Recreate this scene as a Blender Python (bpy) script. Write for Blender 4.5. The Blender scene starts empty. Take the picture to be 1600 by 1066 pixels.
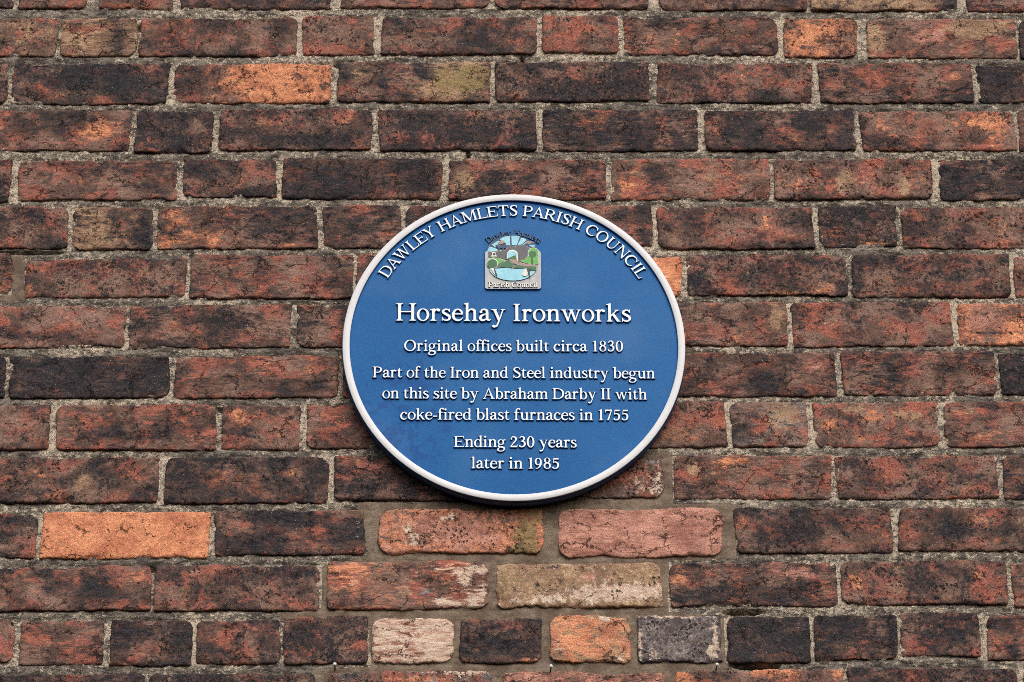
import bpy, math, random
import numpy as np
from mathutils import Vector, Matrix
R = math.radians
C = bpy.context.scene.collection

# ------------------------------------------------------------------ camera
CAM = (-0.126421, -4.647093, -2.312965)
PITCH, YAW, ROLL = 0.4650773, 0.0267145, -0.0149418
FOCAL = 5324.128                                   # in pixels of a 1600 wide picture

def basis():
    cp, sp, cy, sy = math.cos(PITCH), math.sin(PITCH), math.cos(YAW), math.sin(YAW)
    f = np.array([sy*cp, cy*cp, sp]); r0 = np.array([cy, -sy, 0.0]); u0 = np.cross(r0, f)
    cr, sr = math.cos(ROLL), math.sin(ROLL)
    return f, cr*r0 + sr*u0, -sr*r0 + cr*u0
FWD, RGT, UPV = basis()
cam = bpy.data.cameras.new('camera'); camo = bpy.data.objects.new('camera', cam); C.objects.link(camo)
cam.sensor_width = 36.0; cam.lens = FOCAL/1600*36; cam.clip_end = 200; cam.clip_start = .05
m = Matrix.Identity(4)
for i in range(3):
    m[i][0], m[i][1], m[i][2], m[i][3] = RGT[i], UPV[i], -FWD[i], CAM[i]
camo.matrix_world = m
bpy.context.scene.camera = camo

# ------------------------------------------------------------------ sky, sun, exposure
EL, AZ = R(42), R(16)                              # overcast: soft sun high in front of the wall
w = bpy.data.worlds.new('World'); bpy.context.scene.world = w; w.use_nodes = True
nt = w.node_tree; bg = nt.nodes['Background']
sky = nt.nodes.new('ShaderNodeTexSky'); sky.sky_type = 'NISHITA'; sky.sun_disc = False
sky.sun_elevation = EL; sky.sun_rotation = math.pi - AZ
sky.air_density = 1.0; sky.dust_density = 5.0; sky.ozone_density = .6
nt.links.new(sky.outputs[0], bg.inputs[0]); bg.inputs[1].default_value = .1
sl = bpy.data.lights.new('sun', 'SUN'); sl.energy = 1.3; sl.angle = R(50); sl.color = (1, .955, .895)
so = bpy.data.objects.new('sun', sl); C.objects.link(so)
d = Vector((math.sin(AZ)*math.cos(EL), -math.cos(AZ)*math.cos(EL), math.sin(EL)))
so.rotation_euler = d.to_track_quat('Z', 'Y').to_euler()
so.location = d*6
bpy.context.scene.cycles.filter_width = .85; bpy.context.scene.cycles.use_denoising = False
vs = bpy.context.scene.view_settings
vs.view_transform = 'Standard'; vs.look = 'None'; vs.exposure = 0.38; vs.gamma = 1

# ------------------------------------------------------------------ helpers
def wall(px, py, w=0.0):
    """point of the wall plane (w metres in front of it) that the photograph shows at px, py"""
    px = np.asarray(px, float); py = np.asarray(py, float)
    d = FWD + ((px - 800)/FOCAL)[..., None]*RGT - ((py - 533)/FOCAL)[..., None]*UPV
    t = (-w - CAM[1])/d[..., 1]
    return CAM[0] + t*d[..., 0], CAM[2] + t*d[..., 2]

def hsh(ix, iy, seed):
    n = (ix.astype(np.int64)*374761393 + iy.astype(np.int64)*668265263 + int(seed)*982451653) & 0xffffffff
    n = ((n ^ (n >> 13))*1274126177) & 0xffffffff
    n = ((n ^ (n >> 16))*2246822519) & 0xffffffff
    return ((n ^ (n >> 15)) & 0xffffff)/float(0xffffff)*2 - 1

def vnoise(x, y, seed):
    ix = np.floor(x); iy = np.floor(y); fx = x-ix; fy = y-iy
    fx = fx*fx*(3-2*fx); fy = fy*fy*(3-2*fy); ix = ix.astype(np.int64); iy = iy.astype(np.int64)
    a = hsh(ix, iy, seed); b = hsh(ix+1, iy, seed); c = hsh(ix, iy+1, seed); e = hsh(ix+1, iy+1, seed)
    return (a*(1-fx)+b*fx)*(1-fy) + (c*(1-fx)+e*fx)*fy

def fbm(x, y, seed, octv=4, gain=.55):
    s = 0; a = 1; t = 0
    for o in range(octv):
        s = s + a*vnoise(x, y, seed+o*17); t += a; a *= gain; x = x*2.03+7.1; y = y*2.03+3.7
    return s/t

def sstep(a, b, x):
    t = np.clip((x-a)/(b-a), 0, 1); return t*t*(3-2*t)

def thing(name, label, cat, loc=(0, 0, 0), group=None):
    o = bpy.data.objects.new(name, None); C.objects.link(o); o.location = loc; o.empty_display_size = .05
    o['label'] = label; o['category'] = cat
    if group: o['group'] = group
    return o

def link(name, me, mat, parent=None, loc=(0, 0, 0), label=None):
    o = bpy.data.objects.new(name, me); C.objects.link(o)
    if mat is not None and not me.materials: me.materials.append(mat)
    o.location = loc
    if parent is not None: o.parent = parent
    if label: o['label'] = label
    return o

def mesh_np(name, co, faces_quads, smooth=True):
    me = bpy.data.meshes.new(name); q = np.asarray(faces_quads, np.int32)
    me.vertices.add(len(co)); me.vertices.foreach_set('co', np.asarray(co, np.float32).ravel())
    me.loops.add(q.size); me.loops.foreach_set('vertex_index', q.ravel())
    me.polygons.add(len(q)); me.polygons.foreach_set('loop_start', np.arange(len(q), dtype=np.int32)*q.shape[1])
    me.polygons.foreach_set('loop_total', np.full(len(q), q.shape[1], np.int32))
    if smooth: me.polygons.foreach_set('use_smooth', np.ones(len(q), bool))
    me.update(calc_edges=True); return me

def attr(me, name, rgba):
    a = me.attributes.new(name, 'FLOAT_COLOR', 'POINT'); a.data.foreach_set('color', np.asarray(rgba, np.float32).ravel())

# ------------------------------------------------------------------ node helpers
def lin(c):
    return tuple([(v/255/12.92 if v/255 <= .04045 else ((v/255+.055)/1.055)**2.4) for v in c]) + (1,)

class N:
    def __init__(s, name, rough=.85, spec=.25):
        s.m = bpy.data.materials.new(name); s.m.use_nodes = True; s.t = s.m.node_tree
        s.b = s.t.nodes['Principled BSDF']; s.b.inputs['Roughness'].default_value = rough
        s.b.inputs['Specular IOR Level'].default_value = spec
    def n(s, ty, **kw):
        o = s.t.nodes.new('ShaderNode'+ty)
        for k, v in kw.items(): setattr(o, k, v)
        return o
    def l(s, a, b): s.t.links.new(a, b)
    def put(s, sock, v):
        if hasattr(v, 'is_linked') or isinstance(v, bpy.types.NodeSocket): s.l(v, sock)
        else: sock.default_value = v
    def math(s, op, a, b=None, c=None, clamp=False):
        o = s.n('Math', operation=op, use_clamp=clamp); s.put(o.inputs[0], a)
        if b is not None: s.put(o.inputs[1], b)
        if c is not None: s.put(o.inputs[2], c)
        return o.outputs[0]
    def noise(s, vec, scale, detail=4, rough=.6, dist=0, color=False):
        o = s.n('TexNoise'); s.l(vec, o.inputs['Vector']); o.inputs['Scale'].default_value = scale
        o.inputs['Detail'].default_value = detail; o.inputs['Roughness'].default_value = rough; o.inputs['Distortion'].default_value = dist
        return o.outputs['Color' if color else 'Fac']
    def vor(s, vec, scale, feature='F1', rand=1.0):
        o = s.n('TexVoronoi', feature=feature); s.l(vec, o.inputs['Vector']); o.inputs['Scale'].default_value = scale
        o.inputs['Randomness'].default_value = rand
        return o.outputs['Distance']
    def ramp(s, v, a, b, clamp=True):
        o = s.n('MapRange', interpolation_type='SMOOTHSTEP'); s.put(o.inputs[0], v)
        s.put(o.inputs[1], a); s.put(o.inputs[2], b); return o.outputs[0]
    def mix(s, f, a, b, mode='MIX'):
        o = s.n('Mix', data_type='RGBA', blend_type=mode); s.put(o.inputs[0], f); s.put(o.inputs[6], a); s.put(o.inputs[7], b)
        return o.outputs[2]
    def bump(s, h, dist, strength=1):
        o = s.n('Bump'); o.inputs['Strength'].default_value = strength; o.inputs['Distance'].default_value = dist
        s.l(h, o.inputs['Height']); s.l(o.outputs[0], s.b.inputs['Normal']); return o
    def col(s, v): s.put(s.b.inputs['Base Color'], v)

# ------------------------------------------------------------------ brick material
def brick_material():
    k = N('brick_clay', .82, .2)
    tc = k.n('TexCoord').outputs['Object']; info = k.n('ObjectInfo').outputs['Random']
    off = k.n('CombineXYZ'); k.l(k.math('MULTIPLY', info, 37.0), off.inputs[0]); k.l(k.math('MULTIPLY', info, 91.0), off.inputs[2])
    va = k.n('VectorMath', operation='ADD'); k.l(tc, va.inputs[0]); k.l(off.outputs[0], va.inputs[1]); P = va.outputs[0]
    # slightly stretched along the brick
    sc = k.n('VectorMath', operation='MULTIPLY'); k.l(P, sc.inputs[0]); sc.inputs[1].default_value = (.72, 1, 1); Q = sc.outputs[0]
    A = k.n('Attribute', attribute_name='paint_a'); B = k.n('Attribute', attribute_name='paint_b')
    sa = k.n('SeparateColor'); k.l(A.outputs['Color'], sa.inputs[0]); sb = k.n('SeparateColor'); k.l(B.outputs['Color'], sb.inputs[0])
    soot, tan, orange, white = sa.outputs[0], sa.outputs[1], sa.outputs[2], A.outputs['Alpha']
    green, pink, grey, edge = sb.outputs[0], sb.outputs[1], sb.outputs[2], B.outputs['Alpha']
    n_big = k.noise(Q, 26, 9, .68, .25); n_soot = k.noise(Q, 21, 10, .74, .35)
    n_hue = k.noise(P, 15, 6, .6); n_mid0 = k.noise(P, 150, 7, .72); n_fine = k.noise(P, 900, 3, .7)
    n_pat = k.noise(Q, 48, 8, .7, .2)
    kind = k.math('FRACT', k.math('MULTIPLY', info, 13.7)); kin2 = k.math('FRACT', k.math('MULTIPLY', info, 71.3))
    lay = k.n('VectorMath', operation='MULTIPLY'); k.l(P, lay.inputs[0]); lay.inputs[1].default_value = (.32, 1, 1.35)
    mm = k.n('Mix', data_type='FLOAT'); k.l(k.ramp(kin2, .35, .75), mm.inputs[0]); k.l(n_mid0, mm.inputs[2]); k.l(k.noise(lay.outputs[0], 130, 8, .74, .5), mm.inputs[3]); n_mid = mm.outputs[0]
    calm = k.ramp(k.math('MAXIMUM', k.math('MAXIMUM', pink, orange), tan), .25, 1.0)
    # ground: brown to red
    red = k.ramp(k.math('ADD', n_big, k.math('MULTIPLY', k.math('SUBTRACT', n_mid, .5), .35)), .485, .555)
    base = k.mix(k.ramp(n_hue, .42, .58), lin((98, 74, 66)), lin((130, 101, 88)))
    base = k.mix(k.math('MULTIPLY', red, .88), base, k.mix(k.ramp(n_hue, .42, .6), lin((156, 82, 61)), lin((140, 82, 70))))
    hot = k.ramp(n_pat, .57, .62)
    base = k.mix(k.math('MULTIPLY', hot, .4), base, lin((186, 100, 68)))
    # local colours
    jit = k.math('ADD', k.math('MULTIPLY', k.math('SUBTRACT', n_pat, .5), 2.2), k.math('MULTIPLY', k.math('SUBTRACT', n_mid, .5), 1.4))
    def layer(amount, colour, base, lo=.35, hi=.62, most=1.0):
        f = k.ramp(k.math('ADD', amount, jit), lo, hi)
        g = k.math('MULTIPLY', k.math('MULTIPLY', f, k.ramp(amount, .02, .2)), most)
        return k.mix(g, base, colour)
    base = layer(tan, k.mix(k.ramp(n_big, .36, .62), lin((126, 96, 76)), lin((158, 128, 98))), base)
    base = layer(orange, k.mix(k.ramp(n_big, .36, .62), lin((166, 94, 60)), lin((200, 128, 82))), base)
    base = layer(pink, k.mix(k.ramp(n_big, .38, .62), lin((142, 92, 78)), lin((176, 124, 106))), base)
    base = layer(grey, k.mix(k.ramp(n_mid, .35, .65), lin((88, 82, 88)), lin((134, 122, 116))), base)
    base = layer(green, k.mix(n_mid, lin((88, 78, 50)), lin((150, 128, 80))), base, most=.85)
    # soot / overburnt crust
    sk = k.math('MINIMUM', k.math('MULTIPLY', soot, .17), .15)
    sv = k.math('ADD', k.math('ADD', n_soot, sk), k.math('ADD', k.math('MULTIPLY', k.math('SUBTRACT', n_mid, .5), .92), k.math('MULTIPLY', k.math('SUBTRACT', n_pat, .5), .3)))
    s1 = k.ramp(sv, .497, .525); s2 = k.ramp(sv, .568, .588)
    base = k.mix(k.math('MULTIPLY', s1, .74), base, lin((66, 54, 52)))
    base = k.mix(k.math('MULTIPLY', s2, k.math('SUBTRACT', .95, k.math('MULTIPLY', k.ramp(n_pat, .47, .6), .4))), base, k.mix(k.ramp(n_fine, .4, .62), lin((14, 14, 17)), lin((48, 49, 57))))
    blk = k.ramp(k.math('ADD', k.noise(P, 95, 8, .78, .3), k.math('MULTIPLY', sk, .35)), .575, .62)
    base = k.mix(k.math('MULTIPLY', k.math('MULTIPLY', blk, k.ramp(sv, .43, .50)), .9), base, lin((32, 30, 33)))
    # grain
    gr = k.ramp(n_mid, .38, .62); base = k.mix(k.math('MULTIPLY', k.math('ADD', k.math('MULTIPLY', k.math('SUBTRACT', 1, kind), .5), .35), k.math('SUBTRACT', 1, k.math('MULTIPLY', calm, .4))), base, k.mix(gr, (.35, .35, .36, 1), (1.15, 1.15, 1.15, 1)), 'MULTIPLY')
    gf = k.ramp(n_fine, .36, .64); base = k.mix(k.math('ADD', k.math('MULTIPLY', kind, .55), .38), base, k.mix(gf, (.45, .45, .45, 1), (1.2, 1.2, 1.2, 1)), 'MULTIPLY')
    base = k.mix(1.0, base, k.mix(calm, (1.66, 1.66, 1.68, 1), (1.74, 1.74, 1.74, 1)), 'MULTIPLY')
    hs = k.n('HueSaturation'); hs.inputs['Saturation'].default_value = .89; k.l(base, hs.inputs['Color']); base = hs.outputs[0]
    # salt and lime bloom
    wj = k.math('ADD', white, k.math('ADD', k.math('MULTIPLY', k.math('SUBTRACT', n_mid, .5), 2.6), k.math('MULTIPLY', k.math('SUBTRACT', n_fine, .5), .9)))
    wm = k.math('MULTIPLY', k.ramp(wj, .5, .72), k.ramp(white, .03, .2))
    base = k.mix(k.math('MULTIPLY', wm, .9), base, k.mix(k.ramp(n_mid, .4, .6), lin((204, 172, 152)), lin((226, 208, 190))))
    # pits
    dv = k.n('VectorMath', operation='ADD'); k.l(P, dv.inputs[0])
    dn = k.n('VectorMath', operation='SCALE'); k.l(k.noise(P, 220, 3, .6, 0, True), dn.inputs[0]); dn.inputs['Scale'].default_value = .011; k.l(dn.outputs[0], dv.inputs[1])
    pit_v = k.vor(dv.outputs[0], 165); pit_t = k.math('MULTIPLY', k.ramp(k.math('ADD', k.noise(Q, 45, 5, .65), k.math('MULTIPLY', k.math('SUBTRACT', kin2, .5), -.14)), .48, .68), .36)
    pit = k.math('SUBTRACT', 1, k.ramp(k.math('SUBTRACT', pit_v, k.math('MULTIPLY', pit_t, k.math('SUBTRACT', 1, k.math('MULTIPLY', calm, .25)))), 0, .07))
    base = k.mix(k.math('MULTIPLY', pit, .85), base, lin((26, 22, 22)))
    # hair cracks
    cd = k.n('VectorMath', operation='SCALE'); k.l(k.noise(P, 70, 5, .65, 0, True), cd.inputs[0]); cd.inputs['Scale'].default_value = .03
    cv = k.n('VectorMath', operation='ADD'); k.l(Q, cv.inputs[0]); k.l(cd.outputs[0], cv.inputs[1])
    ce = k.vor(cv.outputs[0], 30, 'DISTANCE_TO_EDGE'); cm = k.ramp(k.math('ADD', k.noise(P, 24, 3, .5), k.math('MULTIPLY', k.math('SUBTRACT', kin2, .5), .16)), .52, .58)
    crack = k.math('MULTIPLY', k.math('SUBTRACT', 1, k.ramp(ce, .006, .03)), cm)
    base = k.mix(k.math('MULTIPLY', crack, .8), base, lin((30, 26, 26)))
    # pale grit
    sp = k.math('SUBTRACT', 1, k.ramp(k.vor(P, 260), .10, .17)); sm = k.ramp(k.noise(P, 170, 2, .5), .555, .62)
    base = k.mix(k.math('MULTIPLY', k.math('MULTIPLY', sp, sm), .8), base, lin((205, 192, 178)))
    # mortar smeared over the arrises
    em = k.ramp(k.math('ADD', edge, k.math('MULTIPLY', k.math('SUBTRACT', n_mid, .5), 1.3)), .62, .95)
    base = k.mix(k.math('MULTIPLY', em, .6), base, lin((118, 106, 94)))
    k.col(base)
    h = k.math('ADD', k.math('MULTIPLY', n_mid, .9), k.math('MULTIPLY', n_fine, .3))
    h = k.math('ADD', h, k.math('MULTIPLY', n_pat, .9))
    h = k.math('SUBTRACT', h, k.math('MULTIPLY', pit, .6)); h = k.math('SUBTRACT', h, k.math('MULTIPLY', crack, .5))
    h = k.math('SUBTRACT', h, k.math('MULTIPLY', s1, .12))
    k.bump(h, .0034, 1)
    k.l(k.ramp(sv, .9, .4), k.b.inputs['Roughness'])
    rr = k.n('MapRange'); k.l(s2, rr.inputs[0]); rr.inputs[3].default_value = .88; rr.inputs[4].default_value = .58; k.l(rr.outputs[0], k.b.inputs['Roughness'])
    return k.m

def mortar_material():
    k = N('lime_mortar', .95, .15)
    P = k.n('TexCoord').outputs['Object']
    A = k.n('Attribute', attribute_name='paint_a'); sa = k.n('SeparateColor'); k.l(A.outputs['Color'], sa.inputs[0])
    fresh, pale, dark = sa.outputs[0], sa.outputs[1], sa.outputs[2]
    n1 = k.noise(P, 30, 8, .7); n2 = k.noise(P, 170, 7, .75); n3 = k.noise(P, 800, 4, .7)
    g = k.mix(k.ramp(n1, .38, .62), lin((116, 110, 104)), lin((158, 150, 139)))
    soot = k.ramp(k.math('ADD', n2, k.math('MULTIPLY', dark, .12)), .54, .66)
    pk = k.ramp(k.math('ADD', n2, k.math('MULTIPLY', pale, .16)), .52, .59)
    g = k.mix(k.math('MULTIPLY', pk, .75), g, lin((240, 224, 202)))
    st = k.n('VectorMath', operation='MULTIPLY'); k.l(P, st.inputs[0]); st.inputs[1].default_value = (.45, 1, 1.5); n2b = k.noise(st.outputs[0], 95, 8, .78, .4)
    sk = k.ramp(k.math('SUBTRACT', n2b, k.math('MULTIPLY', pale, .06)), .50, .57)
    g = k.mix(k.math('MULTIPLY', sk, .8), g, lin((66, 61, 58)))
    v = k.math('SUBTRACT', 1, k.ramp(k.vor(P, 300), .12, .28)); vm = k.ramp(k.noise(P, 90, 3, .6), .48, .6)
    g = k.mix(k.math('MULTIPLY', k.math('MULTIPLY', v, vm), .7), g, lin((44, 40, 38)))
    g = k.mix(.75, g, k.mix(k.ramp(n3, .38, .62), (.35, .35, .35, 1), (1.25, 1.25, 1.25, 1)), 'MULTIPLY')
    f = k.mix(k.ramp(n1, .4, .6), lin((112, 98, 87)), lin((142, 128, 114)))
    f = k.mix(k.math('MULTIPLY', k.ramp(n2b, .5, .62), .35), f, lin((92, 80, 72)))
    f = k.mix(.45, f, k.mix(k.ramp(n3, .36, .64), (.6, .6, .6, 1), (1.1, 1.1, 1.1, 1)), 'MULTIPLY')
    fm = k.ramp(k.math('ADD', fresh, k.math('MULTIPLY', k.math('SUBTRACT', n1, .5), .8)), .4, .6)
    k.col(k.mix(fm, g, f))
    h = k.math('ADD', n2, k.math('MULTIPLY', n3, .45)); h = k.math('SUBTRACT', h, k.math('MULTIPLY', k.math('MULTIPLY', v, vm), .5))
    h2 = k.math('ADD', k.math('MULTIPLY', n3, .3), k.math('MULTIPLY', n2b, .45))
    mh = k.n('Mix', data_type='FLOAT'); k.l(fm, mh.inputs[0]); k.l(h, mh.inputs[2]); k.l(h2, mh.inputs[3])
    k.bump(mh.outputs[0], .004, 1)
    return k.m
MB, MM = brick_material(), mortar_material()

# ------------------------------------------------------------------ the courses, measured on the photograph
# (left, right, top, bottom, look)   looks: n usual, d sooty, k nearly black, r redder, b brown, plus a few of their own
COURSES = [
 [(-215,22,-55,12,'n'),(30,134,-53,13,'r'),(158,270,-55,14,'r'),(284,516,-56,15,'b'),(534,765,-57,13,'r'),(775,1012,-58,14,'n'),(1030,1257,-58,16,'n'),(1267,1494,-58,18,'t1'),(1509,1745,-57,18,'n')],
 [(-160,88,28,88,'b2'),(95,213,27,88,'tan'),(219,464,27,88,'b'),(474,583,25,86,'r'),(598,838,26,86,'n'),(848,965,24,84,'r'),(976,1213,26,86,'n'),(1226,1338,29,90,'o1'),(1356,1587,30,91,'plum'),(1594,1700,31,92,'d')],
 [(-232,10,101,164,'n'),(20,262,99,163,'d'),(273,516,100,161,'b'),(529,765,96,160,'b'),(775,1014,98,159,'d'),(1028,1267,99,161,'n'),(1281,1519,99,161,'n'),(1527,1760,101,161,'d')],
 [(-48,203,172,236,'b'),(214,331,173,239,'d'),(344,580,171,235,'n'),(593,837,171,236,'d'),(849,1089,170,236,'d'),(1103,1335,172,236,'d'),(1346,1586,173,236,'r'),(1593,1830,172,236,'n')],
 [(-220,16,248,316,'d'),(29,275,250,313,'n'),(288,430,249,308,'d'),(442,690,247,311,'d'),(702,946,248,312,'n'),(957,1202,247,313,'r'),(1211,1456,248,312,'r'),(1469,1712,248,312,'d')],
 [(-140,105,324,389,'n'),(115,237,323,391,'olive'),(247,495,321,389,'b'),(507,626,321,388,'n'),(636,756,321,387,'d'),(767,1018,320,386,'n'),(1028,1270,323,389,'n'),(1281,1400,322,386,'d'),(1411,1658,324,388,'n')],
 [(-110,19,395,460,'pink0'),(39,290,403,465,'n'),(299,550,398,467,'n'),(559,806,397,466,'n'),(816,937,398,465,'n'),(947,1064,402,465,'o2'),(1075,1322,398,462,'b'),(1333,1577,397,465,'n'),(1586,1830,398,465,'n')],
 [(-50,195,477,543,'r'),(203,453,476,544,'n'),(465,712,475,542,'n'),(722,967,475,541,'n'),(977,1230,472,541,'n'),(1239,1487,472,541,'n'),(1498,1745,473,541,'r2')],
 [(-240,7,556,622,'k'),(16,264,557,622,'k'),(274,528,556,622,'r'),(537,785,555,621,'n'),(795,1045,553,620,'n'),(1055,1305,551,620,'n'),(1317,1556,549,618,'n'),(1564,1810,551,617,'k')],
 [(-170,76,633,704,'n'),(89,336,633,704,'n'),(348,468,633,703,'n'),(481,733,632,700,'r'),(743,868,630,700,'n'),(878,1133,627,700,'r'),(1144,1261,628,698,'tg'),(1273,1466,628,699,'r'),(1477,1728,628,699,'r')],
 [(-255,-6,714,786,'d'),(0,247,714,786,'b'),(259,512,714,787,'d'),(523,772,713,783,'d'),(783,897,715,782,'n'),(907,1036,718,778,'new1'),(1055,1298,711,780,'n'),(1308,1558,711,780,'n'),(1569,1815,711,780,'d')],
 [(-195,56,803,872,'d'),(66,326,799,873,'orange'),(337,569,797,868,'d'),(594,848,796,866,'new2'),(874,1128,795,871,'new3'),(1150,1393,793,865,'b'),(1405,1655,793,862,'n')],
 [(-20,235,885,955,'n'),(243,498,882,955,'b'),(513,763,877,953,'new4'),(778,1031,881,950,'new5'),(1048,1307,879,948,'b'),(1316,1572,876,945,'n'),(1583,1830,877,947,'n')],
 [(-100,20,968,1036,'n'),(32,160,970,1039,'n'),(173,299,968,1041,'d'),(308,436,968,1038,'b'),(444,573,963,1038,'d'),(582,708,966,1038,'new6'),(720,845,967,1037,'d'),(861,984,962,1037,'new7'),(997,1126,963,1036,'new8'),(1138,1265,964,1036,'k'),(1273,1402,961,1031,'d'),(1409,1530,957,1027,'d'),(1544,1670,961,1031,'n')],
 [(-30,222,1054,1124,'d'),(233,491,1052,1124,'d'),(517,769,1050,1120,'new9'),(787,1040,1051,1121,'new10'),(1055,1317,1046,1118,'o3'),(1327,1590,1043,1115,'d'),(1600,1860,1044,1116,'n')],
]
# look -> (soot, tan, orange, white, green, pink, grey)
LOOK = {'n': (0, 0, 0, 0, 0, 0, 0), 'd': (.38, 0, 0, 0, 0, 0, 0), 'k': (.95, 0, 0, 0, 0, 0, 0), 'r': (-.3, 0, 0, 0, 0, 0, 0),
 'b': (.12, .2, .12, 0, 0, 0, 0), 'b2': (-.2, .3, 0, 0, 0, .2, 0), 'tan': (-.1, .6, 0, 0, 0, 0, 0), 'r2': (-.5, 0, .5, 0, 0, .15, 0),
 't1': (0, .3, 0, 0, 0, 0, 0), 'o1': (-.2, 0, .45, 0, 0, 0, 0), 'plum': (-.2, .3, 0, 0, 0, .1, 0), 'olive': (.05, .5, .1, 0, 0, 0, 0),
 'pink0': (-.4, 0, .4, 0, 0, .4, 0), 'o2': (-.7, 0, 1, 0, 0, 0, 0), 'tg': (-.1, .35, 0, 0, 0, 0, .4), 'new1': (-.35, 0, 0, .1, 0, .15, .35),
 'orange': (-1.2, 0, 1.7, 0, 0, 0, 0), 'new2': (-.9, 0, .6, 0, 0, .4, 0), 'new3': (-1.1, 0, .2, .05, 0, 1.6, 0), 'new4': (-.5, 0, .3, .12, 0, .25, 0),
 'new5': (-.8, 1.2, 0, .3, 0, 0, 0), 'new6': (-1.2, 0, 0, .66, 0, 1.3, 0), 'new7': (-.9, 1.2, .5, .12, 0, .3, 0), 'new8': (-.25, 0, 0, .22, 0, 0, 1.0),
 'new9': (-.2, .2, .2, .2, 0, 0, .3), 'new10': (-.2, 0, 0, .1, 0, .55, 0), 'o3': (0, 0, .3, 0, 0, 0, 0)}
LABELS = {'tan': 'short rounded brick of sandy tan clay', 'plum': 'purple and tan brick with dark cracks', 'olive': 'short brick of olive tan clay',
 'o2': 'orange brick end showing beside the plaque', 'orange': 'bright orange brick with fine pits', 'new1': 'brown reset brick with white specks',
 'new2': 'red brick with white mortar smears and an olive end', 'new3': 'pale pink red brick with cracked face', 'new4': 'rough red brick with white flecks at its right end',
 'new5': 'mottled tan and cream brick', 'new6': 'pale cream pink short brick', 'new7': 'orange short brick with a white chip on top', 'new8': 'blue grey short brick with white edges',
 'new9': 'brick with blue glazed top edge', 'new10': 'dusky pink brick in new mortar', 'pink0': 'pinkish rounded brick end set in grey mortar'}
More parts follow.
